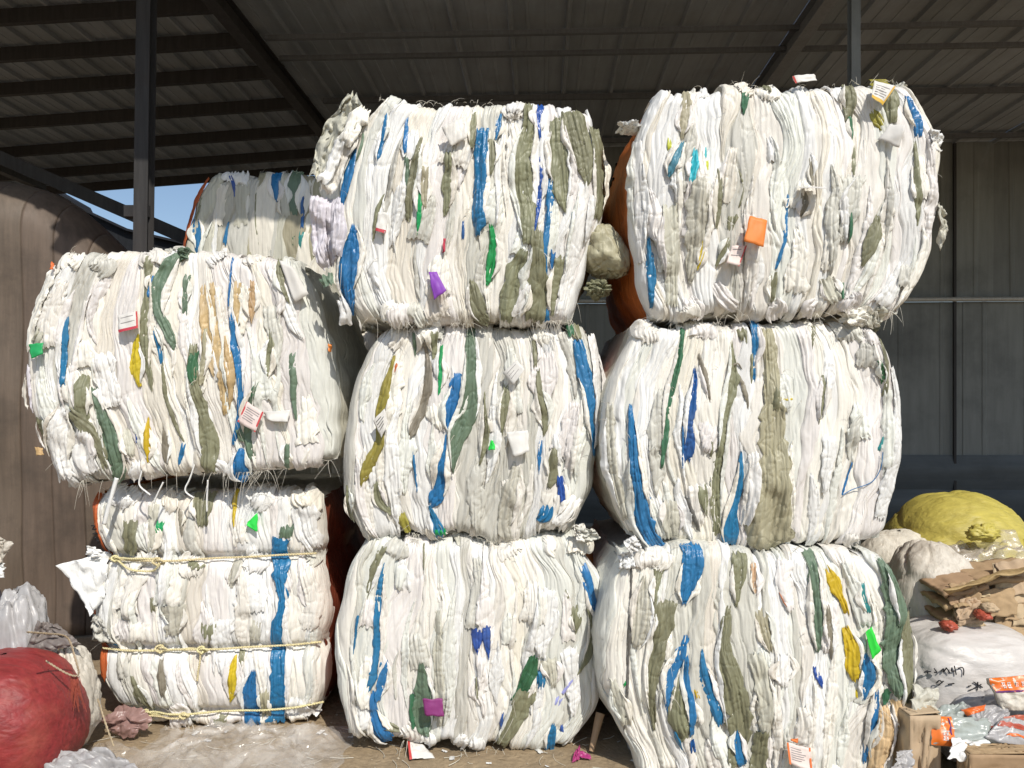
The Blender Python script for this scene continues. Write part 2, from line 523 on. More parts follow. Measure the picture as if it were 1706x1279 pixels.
            # loose ends: every fold ends at its own height
            seed = s.seed * 50 + k
            e0 = (rng.uniform(-9, 6) + 5 * gn(Q * 2.2 + k, 0.3, seed)) / s.Hp
            e1 = (rng.uniform(-6, 9) + 5 * gn(Q * 2.2 + k, 7.3, seed)) / s.Hp
            Vm = Vc + e0 * (1 - Vc) ** 6 + e1 * Vc ** 6
            X, Y = s.px(U, Vm)
            macro = s.macro(U, Vc) + s.pinched(Y)
            c = 2 * Q - 1
            bul = rng.uniform(0.003, 0.011) * min(1.2, wpx / 22)
            h = -macro + 0.011 * gn(k * 3.1, V * 2.2, s.seed + 3) + rng.uniform(-0.004, 0.004)
            h = h + bul * (1 - np.abs(c) ** 3.0) - 0.009 * np.clip((np.abs(c) - 0.93) / 0.07, 0, 1) ** 2
            lam = rng.uniform(7, 12); Lam = rng.uniform(130, 300)
            skew = rng.uniform(-0.10, 0.10)
            ax = (Q * wpx) / lam + skew * V * s.Hp / lam + 0.5 * gn(V * 5, k + 0 * V, seed + 1)
            ay = V * s.Hp / Lam
            ps = rng.choice([0.0006, 0.0014, 0.0024, 0.0036])
            endg = 1 + 1.2 * (np.clip(1 - Vc * 7, 0, 1) + np.clip(1 - (1 - Vc) * 7, 0, 1))
            h = h + ps * (billow(ax, ay * 1.0, seed + 2) - 0.5) * endg + ps * 0.45 * (billow(ax * 2.3, ay * 1.9, seed + 3) - 0.5)
            gx_ = (Q * wpx) / rng.uniform(9, 15) + 0.6 * gn(V * 6, k + 0 * V, seed + 11) + skew * V * s.Hp / 12
            h = h - rng.uniform(0.004, 0.009) * groove(gx_, V * s.Hp / rng.uniform(160, 340), seed + 12, 0.12)
            h = h - rng.uniform(0.001, 0.0035) * groove((Q * wpx) / rng.uniform(5, 7.5) + 0.5 * gn(V * 9, k + 0 * V, seed + 21), V * s.Hp / rng.uniform(80, 190), seed + 22, 0.2)
            h = h - 0.004 * groove(X / 38 + Y / 150, Y / 55, s.seed + 13, 0.06) * np.clip(4 * gn(X / 60, Y / 60, s.seed + 14) - 0.3, 0, 1)
            cs = s.crush * rng.choice([0.0006, 0.0011, 0.0026])
            h = h + cs * endg * crumple(X / 22, Y / 85, s.seed + 7) + cs * 0.4 * crumple(X / 9, Y / 45, s.seed + 8)
            X = X + 0.9 * gn(Y / 45, k + 0 * Y, seed + 5)
            overv = np.maximum(0, -V) + np.maximum(0, V - 1)
            h = h - overv * 2.4
            P = s.place(X, Y, h)
            r = rng.random()
            ck = names[int(np.searchsorted([0.34, 0.60, 0.72, 0.82, 0.90], r))]
            grid_obj('sack', P, SW[ck], s.root)
            inside = (V >= 0) & (V <= 1)
            s.grid.put(X[inside], Y[inside], h[inside])

    def piece(s, ck, pts, lift=0.004, bul=0.0025, pleat=0.0046, crum=0.0018, lips=True, ends=True, zoom=True, name='sack', label=True, jag=1.0, put=True, droop=0.0):
        """one folded sack: centre line with full widths, in zoom pixels"""
        rng = s.rng
        pts = np.asarray(pts, float).copy()
        if zoom:
            pts[:, :2] = pts[:, :2] / s.scale + s.org
            pts[:, 2] /= s.scale
        if len(pts) == 2:
            pts = np.vstack([pts[0], (pts[0] + pts[1]) / 2, pts[1]])
        L = np.linalg.norm(np.diff(pts[:, :2], axis=0), axis=1).sum()
        nr = int(np.clip(L / 2.2 * s.fine, 8, 190))
        d = np.r_[0, np.cumsum(np.linalg.norm(np.diff(pts[:, :2], axis=0), axis=1))]
        P = smooth_path(pts, nr)
        wm = P[:, 2].max()
        nc = int(np.clip(wm / 1.35 * s.fine, 5, 60))
        T = np.gradient(P[:, :2], axis=0); T /= np.linalg.norm(T, axis=1)[:, None] + 1e-9
        Nn = np.stack([-T[:, 1], T[:, 0]], 1)
        c = np.linspace(-1, 1, nc)
        t = np.linspace(0, 1, nr)
        seed = int(rng.integers(1, 99999))
        dist = t * L
        def ed(q):
            kn = np.cumsum(rng.uniform(5, 20, int(L / 9) + 4)) - 12
            return 0.16 * gn(dist / 34, q + 0 * t, seed) + np.interp(dist, kn, rng.normal(0, 0.15, len(kn)))
        wl = P[:, 2] * 0.5 * (1 + ed(0.5)) + jag * 0.55 * gn(dist / 5, 3.5 + 0 * t, seed)
        wr = P[:, 2] * 0.5 * (1 + ed(5.5)) + jag * 0.55 * gn(dist / 5, 8.5 + 0 * t, seed)
        wl = np.maximum(wl, 0.25); wr = np.maximum(wr, 0.25)
        C, TT = np.meshgrid(c, t, indexing='xy')
        half = np.where(C < 0, wl[:, None], wr[:, None])
        X = P[:, 0][:, None] + Nn[:, 0][:, None] * C * half
        Y = P[:, 1][:, None] + Nn[:, 1][:, None] * C * half
        # ragged ends
        if ends:
            e = np.clip(np.minimum(TT, 1 - TT) * L / 10.0, 0, 1)
            rag = 5.0 * gn(C * wm / 7 + seed % 97, 0.5 + np.round(TT) * 7, seed + 3) * (1 - e)
            X = X + T[:, 0][:, None] * rag; Y = Y + T[:, 1][:, None] * rag
        h = s.grid.get(X, Y) + (0.004 if wm > 24 else 0.0)
        endt = np.minimum(TT, 1 - TT) * L
        prof = (1 - np.abs(C) ** 2.6)
        g = np.clip(endt / 9.0, 0, 1)
        h = h + lift + bul * min(1.3, wm / 16 + 0.3) * prof * g - 0.004 * np.clip((np.abs(C) - 0.93) / 0.07, 0, 1) - 0.003 * (1 - g)
        lam = rng.uniform(6, 11)
        ax = C * half / lam + seed % 31; ay = dist[:, None] / rng.uniform(90, 180)
        h = h + pleat * (billow(ax, ay, seed + 4) - 0.5) + pleat * 0.4 * (billow(ax * 2.2, ay * 2.2, seed + 5) - 0.5)
        h = h - 0.003 * groove(ax * 1.5 + 9, ay * 1.3, seed + 9, 0.2) - 0.004 * groove(X / 22 + Y / 60, Y / 20, seed + 18, 0.07)
        h = h - 0.0065 * groove(ax * 0.75 + 5, ay * 0.7, seed + 8, 0.17)
        h = h + crum * crumple(X / 14, Y / 46, seed + 6) + crum * 0.22 * crumple(X / 6, Y / 24, seed + 7)
        h = h + droop * TT
        W3 = s.place(X, Y, h)
        o = grid_obj(name, W3, SW[ck] if ck in SW else card[ck], s.root)
        if label and ck in COLNAME:
            o['label'] = '%s sack fold in the bale front' % COLNAME[ck]
        if put: s.grid.put(X, Y, h)
        # pale folds that overlap the two edges of the coloured one
        if lips and ck in COLNAME and wm > 8 and L > 40:
            for sg, wv in ((-1, wl), (1, wr)):
                if rng.random() < 0.32: continue
                a0, a1 = sorted(rng.uniform(0.0, 1.0, 2)); a0 *= 0.45; a1 = 1 - (1 - a1) * 0.45
                i = np.linspace(a0 * (nr - 1), a1 * (nr - 1), 8).astype(int)
                lw = rng.uniform(6, 13) * np.array([0.06, 0.45, 0.8, 1, 0.95, 0.75, 0.4, 0.05]) * rng.uniform(0.8, 1.2, 8)
                off = sg * (wv[i] + lw * 0.5 - np.minimum(2.0, wv[i] * 0.25))
                s.piece(rng.choice(['w1', 'w2', 'w1', 'w3', 'w4', 'w5']), np.stack([P[i, 0] + Nn[i, 0] * off, P[i, 1] + Nn[i, 1] * off, lw], 1),
                        zoom=False, label=False, lips=False, lift=0.007, bul=0.002, put=False)
        return o

    def overlays(s, n, pale=('w1', 'w2', 'w1', 'w3', 'w4', 'w6')):
        rng = s.rng
        s.flaps(int(n * 0.8), pale)
        for _ in range(n):
            u = rng.uniform(0.05, 0.95); v0 = rng.uniform(0.0, 0.7); ln = rng.uniform(0.25, 0.7)
            w = rng.uniform(9, 30)
            vs_ = np.linspace(v0, min(1.0, v0 + ln), 5)
            drift = rng.uniform(-0.02, 0.02)
            us = np.clip(u + drift * np.linspace(0, 1, 5) + 0.010 * rng.standard_normal(5), 0.03, 0.97)
            X, Y = s.px(us, vs_)
            ww = w * np.array([0.05, 0.6, 1.0, 0.7, 0.05]) * rng.uniform(0.75, 1.25, 5)
            s.piece(rng.choice(pale), np.stack([X, Y, ww], 1), zoom=False, lift=0.003, bul=0.005, label=False)

    def flaps(s, n, pale=('w1', 'w2', 'w1', 'w3', 'W', 'w6', 'w5')):
        """flat sack ends that lie over the others with a cut edge"""
        rng = s.rng
        for _ in range(n):
            u = rng.uniform(0.06, 0.94); v0 = rng.uniform(0.03, 0.8); ln = rng.uniform(35, 120) / s.Hp
            w = rng.uniform(16, 46)
            us = np.clip(u + rng.uniform(-0.03, 0.03) * np.linspace(0, 1, 4), 0.04, 0.96)
            X, Y = s.px(us, np.linspace(v0, min(0.98, v0 + ln), 4))
            ww = w * (np.array([0.35, 0.8, 1.0, 1.05]) if rng.random() < 0.75 else np.array([1.0, 1.0, 0.8, 0.3]))
            s.piece(rng.choice(pale), np.stack([X, Y, ww], 1), zoom=False, lift=0.003, bul=0.004, pleat=0.0018, crum=0.0014, label=False, jag=1.4, droop=rng.uniform(0.0, 0.010))

    def edges(s, n, where=(0.0, 1.0)):
        """crushed sack ends along the top and bottom edge"""
        rng = s.rng
        for _ in range(int(n * 0.55)):
            v = where[int(rng.integers(len(where)))]
            u = rng.uniform(0.03, 0.97)
            w = rng.uniform(14, 46); ln = rng.uniform(14, 34) / s.Hp
            va, vb = (max(0, v - 0.01), v + ln) if v < 0.5 else (v - ln, v + 0.012)
            us = u + 0.01 * rng.standard_normal(4)
            X, Y = s.px(us, np.linspace(va, vb, 4))
            ww = w * np.array([0.6, 1.0, 1.0, 0.7]) * rng.uniform(0.8, 1.2, 4)
            s.piece(rng.choice(['w1', 'w2', 'w1', 'w3', 'w6', 'w5', 'W']), np.stack([X, Y, ww], 1), zoom=False,
                    lift=0.003, bul=0.005, pleat=0.006, crum=0.0022, label=False, jag=2.2)

    def add(s, text, **k):
        for ck, pts in pieces_of(text): s.piece(ck, pts, **k)

    def tag(s, quad, mname, label, out=(0.0, 0.03), bend=0.008, edge=None, lines=0, zoom=True, ink='greyink'):
        """a card or paper label sewn into a sack: four corners in zoom pixels (top-left, top-right, bottom-right, bottom-left)"""
        q = np.array(quad, float)
        if zoom: q = q / s.scale + s.org
        n = 9
        a = np.linspace(0, 1, n)
        A, Bt = np.meshgrid(a, a, indexing='xy')
        def pt(A, Bt):
            return ((q[0] * (1 - A)[..., None] + q[1] * A[..., None]) * (1 - Bt)[..., None]
                    + (q[3] * (1 - A)[..., None] + q[2] * A[..., None]) * Bt[..., None])
        seed = int(s.rng.integers(1, 9999))
        hb = s.grid.get(q[:, 0], q[:, 1]).max() + 0.006
        def hgt(A, Bt):
            return hb + 0.6 * out[0] * (1 - Bt) + 0.6 * out[1] * Bt + bend * 0.35 * np.sin(np.pi * A) + 0.005 * gn(A * 2.0, Bt * 2.0, seed) + 0.0025 * crumple(A * 1.6, Bt * 1.6, seed + 3)
        XY = pt(A, Bt); h = hgt(A, Bt)
        XY = XY + (1.3 * np.stack([gn(Bt * 3, A * 1.5, seed + 5), gn(A * 3, Bt * 1.5, seed + 6)], -1))
        P1 = s.place(XY[..., 0], XY[..., 1], h); P2 = s.place(XY[..., 0], XY[..., 1], h - 0.0015)
        V = np.concatenate([P1.reshape(-1, 3), P2.reshape(-1, 3)])
        f = grid_faces(n, n)
        rim = [i for i in range(n)] + [i * n + n - 1 for i in range(1, n)] + [n * n - 1 - i for i in range(1, n)] + [(n - 1 - i) * n for i in range(1, n - 1)]
        rim = np.array(rim); r2 = np.roll(rim, -1)
        f = np.concatenate([f, f[:, ::-1] + n * n, np.stack([rim, rim + n * n, r2 + n * n, r2], 1)])
        o = mesh_obj('paper_tag', V, f, card[mname], s.root, label=label)
        def strip(a0, a1, b0, b1, m, nm):
            aa, bb = np.meshgrid(np.linspace(a0, a1, 7), np.linspace(b0, b1, 3), indexing='xy')
            xy = pt(aa, bb)
            Ps = s.place(xy[..., 0], xy[..., 1], hgt(aa, bb) + 0.0012)
            return grid_obj(nm, Ps, m, o)
        if edge:
            col, where = edge
            for w in where:
                r = dict(b=(0, 1, 0.84, 1.0), t=(0, 1, 0, 0.10), l=(0, 0.08, 0, 1), r=(0.92, 1, 0, 1))[w]
                strip(*r, card[col], 'printed_border')
        for i in range(lines):
            b0 = 0.18 + 0.62 * i / max(1, lines)
            x1 = s.rng.uniform(0.55, 0.88)
            strip(0.14, x1, b0, b0 + 0.035, card[ink], 'print_line')
        return o

    def lump(s, cx, cy, w, hgt, out, mname, name='crumpled_sack', seed=1, rough=1.0, label=None, sink=0.0):
        """a crushed ball of sack standing out of the bale, centre and size in zoom pixels"""
        cx, cy = np.array([cx, cy]) / s.scale + s.org
        h = float(s.grid.get(np.array([cx]), np.array([cy]))[0]) if s.x0 < cx < s.x1 and s.y0 < cy < s.y1 else -0.10
        c = s.place(cx, cy, h - sink)
        V, f = crushed((w / s.scale * s.D / F / 2, out, hgt / s.scale * s.D / F / 2), seed, rough)
        return mesh_obj(name, V + c, f, SW[mname], s.root, label=label)

    def fringe(s, n, vs_=(0.0, 1.0), lo=10, hi=36, only=None, mname='fibre', u0=0.02, u1=0.98):
        """loose plastic fibres and torn tape ends hanging out of the bale edges"""
        rng = s.rng
        parts = []
        n = int(n * 0.34)
        cl = rng.uniform(u0, u1, max(3, n // 14))
        for _ in range(n):
            v = vs_[int(rng.integers(len(vs_)))]; u = float(np.clip(cl[int(rng.integers(len(cl)))] + 0.012 * rng.standard_normal(), 0.005, 0.995)) if rng.random() < 0.75 else rng.uniform(u0, u1)
            if rng.random() < 0.3: v = rng.uniform(0.02, 0.98)
            X, Y = s.px(np.array([u]), np.array([v])); X = X[0]; Y = Y[0]
            h = float(s.grid.get(np.array([X]), np.array([Y]))[0]) + 0.004
            p0 = s.place(X, Y, h)
            ln = rng.uniform(lo * 0.6, hi * 0.75) * s.D / F
            a = rng.normal(0, 0.9) + (math.pi / 2 if v < 0.5 else -math.pi / 2)
            dirv = np.array([math.cos(a), -rng.uniform(0.1, 0.8), math.sin(a)]); dirv /= np.linalg.norm(dirv)
            k = 8
            tt = np.linspace(0, 1, k)[:, None]
            side = np.cross(dirv, rng.standard_normal(3)); side /= np.linalg.norm(side) + 1e-9
            path = p0 + dirv * ln * tt + side * ln * rng.uniform(-0.9, 0.9) * tt ** 2 + np.array([0, 0, -1]) * ln * rng.uniform(0.2, 1.5) * tt ** 2
            parts.append(tube_data(path, rng.uniform(0.0006, 0.0014), 3, np.linspace(1, 0.35, k)))
        V, f = merge(parts)
        o = mesh_obj('loose_fibres', V, f, card[mname], s.root)
        o['kind'] = 'stuff'
        return o

def crushed(size, seed, rough=1.0):
    """crushed film: several crumpled folded sheets gathered into one bunch"""
    g = np.random.default_rng(seed)
    parts = []
    n = 22; rough = rough * 0.55
    for k in range(4):
        A, B = np.meshgrid(np.linspace(-1, 1, n), np.linspace(-1, 1, n), indexing='xy')
        th = np.arctan2(B, A); rr = np.maximum(np.abs(A), np.abs(B))
        out = 1 + 0.35 * gn(np.cos(th) * 1.6 + k * 5, np.sin(th) * 1.6, seed + k) + 0.15 * gn(np.cos(th) * 4 + k * 5, np.sin(th) * 4, seed + 9 + k)
        X = np.cos(th) * rr * out * g.uniform(0.75, 1.0); Z = np.sin(th) * rr * out * g.uniform(0.75, 1.0)
        Y = 0.65 * rough * crumple(A * 0.75 + k * 3.3, B * 0.75, seed + 60 + k) + 0.22 * rough * crumple(A * 1.7 + k, B * 1.7, seed + 61 + k) + 0.5 * rr ** 2
        tx = g.uniform(-0.7, 0.7); tz = g.uniform(-0.6, 0.6)
        Y = Y + X * tx + Z * tz + g.uniform(-0.25, 0.25)
        P = np.stack([X + g.uniform(-0.2, 0.2), Y, Z + g.uniform(-0.2, 0.2)], -1) * np.array(size)
        parts.append((P.reshape(-1, 3), grid_faces(n, n)))
    return merge(parts)

def ball(size, seed, rough=1.0, nr=30, nc=40):
    th = np.linspace(0.03, np.pi - 0.03, nr)[:, None]; ph = np.linspace(0, 2 * np.pi, nc, endpoint=False)[None, :]
    d = np.stack([np.sin(th) * np.cos(ph), np.sin(th) * np.sin(ph), np.cos(th) + 0 * ph], -1)
    p = d * 2.1
    r = 1 + rough * (0.16 * crumple(p[..., 0] + 7.1 * p[..., 2] * 0.33, p[..., 2] + p[..., 1] * 0.6, seed)
                     + 0.13 * gn(p[..., 0] * 0.9 + seed, p[..., 2] * 0.9 + p[..., 1], seed + 1)
                     + 0.07 * crumple(p[..., 0] * 2.2 + p[..., 1], p[..., 2] * 2.2 - p[..., 1], seed + 3))
    return d * r[..., None] * np.array(size)

def rope(path, parent, r=0.0035, twist=0.022, name='rope', mname='rope', label=None, n=None):
    path = np.asarray(path, float)
    L = np.linalg.norm(np.diff(path, axis=0), axis=1).sum()
    n = n or int(L / 0.0045)
    P = smooth_path(path, max(12, n))
    T = np.gradient(P, axis=0); T /= np.linalg.norm(T, axis=1)[:, None] + 1e-9
    A = np.cross(T, np.array([0.1, 0.95, 0.2])); A /= np.linalg.norm(A, axis=1)[:, None] + 1e-9
    B = np.cross(T, A)
    t = np.linspace(0, L, len(P)) / twist * 2 * np.pi
    parts = []
    for k in range(2):
        a = t + k * np.pi
        parts.append(tube_data(P + r * 0.8 * (np.cos(a)[:, None] * A + np.sin(a)[:, None] * B), r, 5))
    V, f = merge(parts)
    return mesh_obj(name, V, f, mname if not isinstance(mname, str) else MATS[mname], parent, label=label)

mat('twisted yellow white rope', (0.66, 0.58, 0.33), rough=0.5, var=0.35, bump=0.3, scale=160, stretch=(1, 1, 1), rnd=0.05)
# ------------------------------------------------------------------ ground
def axis(lo, hi, fine_lo, fine_hi, step):
    a = list(np.arange(fine_lo, fine_hi, step))
    g = step; x = fine_lo
    left = []
    while x > lo: g *= 1.35; x -= g; left.append(x)
    g = step; x = a[-1]; right = []
    while x < hi: g *= 1.35; x += g; right.append(x)
    return np.array(left[::-1] + a + right)
gx = axis(-300, 300, -3.6, 3.6, 0.022); gy = axis(-200, 600, 1.9, 4.3, 0.022)
GX, GY = np.meshgrid(gx, gy, indexing='xy')
def ground_z(x, y):
    near = np.exp(-((x) ** 2 + (y - 3) ** 2) / 60.0)
    return near * (0.012 * fbm(x * 1.7, y * 1.7, 900, 3) + 0.004 * fbm(x * 11, y * 11, 901, 3)) - 0.008
GZ = ground_z(GX, GY)
soil = mat('dry trodden earth', (0.30, 0.225, 0.145), rough=0.9, var=0.18, bump=1.0, stretch=(1, 1, 1), scale=38, dirt=0.7,
           dirtcol=(0.20, 0.155, 0.105), spec=0.2, bumpdist=0.006, rnd=0, blotch=4.0)
o = grid_obj('ground', np.stack([GX, GY, GZ], -1), soil); setp(o, 'dry trodden sandy earth in front of the bales', kind='structure')
# grit and scraps
parts = []
for i in range(900):
    x = random.uniform(-2.6, 2.2); y = random.uniform(2.5, 3.7)
    r = 0.0015 + 0.006 * random.random() ** 3
    z = float(ground_z(np.array([x]), np.array([y]))[0])
    v = np.array([(1, 0, 0), (-1, 0.2, 0), (0.1, 1, 0), (0, -1, 0.1), (0, 0, 0.8), (0, 0, -0.7)], float) * r * np.random.default_rng(i).uniform(0.6, 1.3, (6, 1))
    f = np.array([(0, 2, 4), (2, 1, 4), (1, 3, 4), (3, 0, 4), (2, 0, 5), (1, 2, 5), (3, 1, 5), (0, 3, 5)])
    parts.append((v + (x, y, z + r * 0.3), f))
V, f = merge(parts)
o = mesh_obj('grit', V, f, mat('grit stone', (0.36, 0.30, 0.22), rough=0.9, var=0.3, bump=0, rnd=0), smooth=False)
setp(o, 'small stones and grit scattered on the earth', kind='stuff')
parts = []
for i in range(160):
    x = random.uniform(-2.4, 1.6); y = random.uniform(2.75, 3.6); z = float(ground_z(np.array([x]), np.array([y]))[0]) + 0.004
    a = random.uniform(0, 6.28); ln = random.uniform(0.01, 0.06); k = 5
    tt = np.linspace(-1, 1, k)
    path = np.stack([x + ln * tt * math.cos(a) + 0.3 * ln * tt ** 2 * math.sin(a), y + ln * tt * math.sin(a), z + 0.003 * np.abs(tt)], 1)
    parts.append(tube_data(path, random.uniform(0.0007, 0.0018), 3))
V, f = merge(parts)
o = mesh_obj('straw_and_fibre_litter', V, f, card['fibre']); setp(o, 'pale fibre and straw litter on the earth', kind='stuff')

parts = []
for i in range(70):
    g = np.random.default_rng(500 + i)
    x = g.uniform(-2.2, 1.9); y = g.uniform(2.85, 3.55); r = g.uniform(0.006, 0.022)
    A, B = np.meshgrid(np.linspace(-1, 1, 6), np.linspace(-1, 1, 5), indexing='xy')
    a = g.uniform(0, 6.28)
    X = x + r * (A * math.cos(a) - 0.5 * B * math.sin(a)) + 0.3 * r * gn(A * 2 + i, B * 2, 5); Y = y + r * (A * math.sin(a) + 0.5 * B * math.cos(a)) + 0.3 * r * gn(A * 2 + i, B * 2, 6)
    Z = ground_z(X, Y) + 0.004 + 0.35 * r * np.abs(gn(A * 1.5 + i, B * 1.5, 7))
    parts.append((np.stack([X, Y, Z], -1).reshape(-1, 3), grid_faces(5, 6)))
V, f = merge(parts)
o = mesh_obj('film_litter', V, f, SW['w2']); setp(o, 'small torn pale plastic bits trodden into the earth', kind='stuff')

# ------------------------------------------------------------------ shed
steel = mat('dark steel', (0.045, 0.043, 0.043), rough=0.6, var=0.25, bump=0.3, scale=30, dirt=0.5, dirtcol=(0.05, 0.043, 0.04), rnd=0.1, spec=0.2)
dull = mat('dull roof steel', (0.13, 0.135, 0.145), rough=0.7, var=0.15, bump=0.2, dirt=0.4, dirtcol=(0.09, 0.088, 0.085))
roofm = mat('grey brown roof sheet', (0.31, 0.335, 0.37), rough=0.75, var=0.10, bump=0.2, stretch=(1, 0.1, 1), scale=20, dirt=0.6, dirtcol=(0.20, 0.205, 0.21), rnd=0.16, blotch=1.3)
wallm = mat('dull grey wall sheet', (0.185, 0.195, 0.185), rough=0.6, var=0.12, bump=0.2, stretch=(1, 1, 0.08), scale=18, dirt=0.7, dirtcol=(0.075, 0.08, 0.08), rnd=0.22, blotch=1.1)
tarpm = mat('blue grey wall sheet', (0.095, 0.108, 0.114), rough=0.55, var=0.15, bump=0.3, stretch=(0.1, 1, 1), scale=14, dirt=0.5, dirtcol=(0.04, 0.045, 0.05), blotch=1.4)
YAW = math.radians(2.3)
def RT(x, y):                       # shed axes are turned a little to the camera's
    return x * math.cos(YAW) + y * math.sin(YAW), -x * math.sin(YAW) + y * math.cos(YAW)
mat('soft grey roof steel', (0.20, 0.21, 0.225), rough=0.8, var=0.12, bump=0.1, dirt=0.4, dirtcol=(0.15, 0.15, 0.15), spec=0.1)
ROOF_Z, ROOF_N, ROOF_F = 4.62, 3.11, 9.9
shed = thing('steel_shed', (0, 6.5, 0), 'open steel shed with sheet roof, dark purlins and posts behind the bales', 'shed')
def shed_box(name, a, b, w, h, m, up=(0, 0, 1), bevel=None):
    v, f = bar_data(a, b, w, h, up)
    return mesh_obj(name, v, f, m, shed, smooth=False)
def c_section(name, a, b, w, h, t, m):
    a = np.array(a, float); b = np.array(b, float)
    p = [bar_data(a, b, t, h), bar_data(a + (0, w / 2, h / 2 - t / 2), b + (0, w / 2, h / 2 - t / 2), w - t, t), bar_data(a + (0, w / 2, -h / 2 + t / 2), b + (0, w / 2, -h / 2 + t / 2), w - t, t)]
    v, f = merge(p)
    return mesh_obj(name, v, f, m, shed, smooth=False)
# roof panels: pans with raised seams, running front to back
def panel(x0, x1, y0, y1, dz=0.0):
    w = x1 - x0
    prof = [(0, 0), (0.012, 0.035), (0.03, 0.035), (0.042, 0)]
    k = max(1, int(round(w / 0.16)))
    for j in range(1, k):
        c = w * j / k
        prof += [(c - 0.014, 0), (c - 0.008, 0.006), (c + 0.008, 0.006), (c + 0.014, 0)]
    prof += [(w - 0.004, 0)]
    ys = np.linspace(y0, y1, 5)
    P = np.zeros((len(prof), len(ys), 3))
    for i, (px_, pz) in enumerate(prof):
        for j, y in enumerate(ys):
            X, Y = RT(x0 + px_, y)
            P[i, j] = (X, Y, ROOF_Z - pz - dz + 0.0 * j)
    return P
x = -9.0
while x < 8.8:
    w = 0.285 if x < -2.3 else 0.47
    P = panel(x, x + w, ROOF_N, ROOF_F + max(0, -2.4 - x) * 0.20 + random.uniform(-0.03, 0.03), random.uniform(0, 0.006))
    o = grid_obj('roof_panel', P, roofm, shed, smooth=False)
    sol = o.modifiers.new('thickness', 'SOLIDIFY'); sol.thickness = 0.004; sol.offset = 1
    x += w
def line(x0, x1, y, z):
    a = RT(x0, y); b = RT(x1, y)
    return (a[0], a[1], z), (b[0], b[1], z)
for y in (3.3, 3.9, 4.5, 5.05, 5.64, 6.2, 6.82, 7.55, 8.3, 9.05, 9.66):
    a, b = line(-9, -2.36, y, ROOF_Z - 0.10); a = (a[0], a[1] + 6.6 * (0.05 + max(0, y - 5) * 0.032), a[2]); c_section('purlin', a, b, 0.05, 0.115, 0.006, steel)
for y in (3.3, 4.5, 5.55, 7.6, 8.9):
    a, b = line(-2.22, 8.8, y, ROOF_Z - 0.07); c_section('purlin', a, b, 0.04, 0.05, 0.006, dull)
for x in (-6.6, -2.31, 2.0, 6.2):
    a = RT(x, 3.15); b = RT(x, 9.85)
    sec = [bar_data((a[0], a[1], ROOF_Z - 0.185), (b[0], b[1], ROOF_Z - 0.185), 0.10, 0.008), bar_data((a[0], a[1], ROOF_Z - 0.33), (b[0], b[1], ROOF_Z - 0.33), 0.10, 0.008),
           bar_data((a[0], a[1], ROOF_Z - 0.257), (b[0], b[1], ROOF_Z - 0.257), 0.006, 0.136)]
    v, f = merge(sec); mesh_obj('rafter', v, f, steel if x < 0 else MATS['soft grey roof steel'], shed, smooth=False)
# cross tie seen as a double line along the ceiling
for dy, dz in ((0, 0), (0.32, 0.02)):
    a, b = line(-2.22, 8.8, 6.0 + dy, ROOF_Z - 0.20 - dz); shed_box('tie_beam', a, b, 0.04, 0.035, dull)
def post(px_, Y, w, lean=0.0):
    c = at(px_, HOR, Y)
    a = (c.x - lean, Y, -0.02); b = (c.x + lean, Y, ROOF_Z - 0.34)
    secs = [bar_data(a, b, w, 0.006, (0, 1, 0)), bar_data(np.array(a) + (0, w, 0), np.array(b) + (0, w, 0), w, 0.006, (0, 1, 0)),
            bar_data(np.array(a) + (0, w / 2, 0), np.array(b) + (0, w / 2, 0), 0.008, w - 0.008, (0, 1, 0))]
    v, f = merge(secs); o = mesh_obj('post', v, f, steel if px_ < 800 else wallm, shed, smooth=False)
    return o
post(232, 4.62, 0.085, 0.03)
post(1426, 4.6, 0.055)
for X in (-6.6, 6.2): 
    v, f = bar_data((X, 4.62, 0), (X, 4.62, ROOF_Z - 0.34), 0.08, 0.08, (0, 1, 0)); mesh_obj('post', v, f, steel, shed, smooth=False)
for X in (-6.6, -2.31, 2.0, 6.2):
    a = RT(X, 9.7); v, f = bar_data((a[0], a[1], 0), (a[0], a[1], ROOF_Z - 0.34), 0.08, 0.08, (0, 1, 0)); mesh_obj('post', v, f, steel, shed, smooth=False)
# slanting brace behind the left post with its bracket plate
a = at(-60, 236, 6.3); b = at(470, 466, 6.3)
o = shed_box('brace', a, b, 0.06, 0.105, steel)
c = at(229, 352, 4.69); v, f = box_data((c.x, 4.70, c.z), (0.15, 0.06, 0.07)); mesh_obj('bracket', v, f, steel, shed, smooth=False)
# back wall of sheets, two rows with a pipe rail between
WY = 9.3
def wall_sheet(x0, x1, z0, z1, m, dy=0.0, lean=0.0):
    prof = [(0, 0)]; w = x1 - x0; k = 2
    for j in range(k):
        c = w * (j + 0.5) / k
        prof += [(c - 0.03, 0), (c - 0.018, 0.008), (c + 0.018, 0.008), (c + 0.03, 0)]
    prof += [(w + 0.012, 0.004)]
    P = np.zeros((len(prof), 4, 3))
    for i, (px_, py_) in enumerate(prof):
        for j, z in enumerate(np.linspace(z0, z1, 4)):
            X, Y = RT(x0 + px_ + lean * (z - z0), WY - py_ + dy); P[i, j] = (X, Y, z)
    o = grid_obj('wall_panel', P, m, shed, smooth=False)
    sol = o.modifiers.new('thickness', 'SOLIDIFY'); sol.thickness = 0.003
x = -2.28
while x < 8.6:
    w = random.choice((0.86, 0.93, 0.78))
    wall_sheet(x, x + w, 2.74, ROOF_Z - 0.02, wallm, random.uniform(-0.02, 0.0), random.uniform(-0.02, 0.02))
    x += w
x = -2.28
while x < 8.6:
    w = random.choice((0.80, 0.98))
    wall_sheet(x, x + w, 0.85, 2.69, wallm, random.uniform(-0.02, 0.0))
    x += w
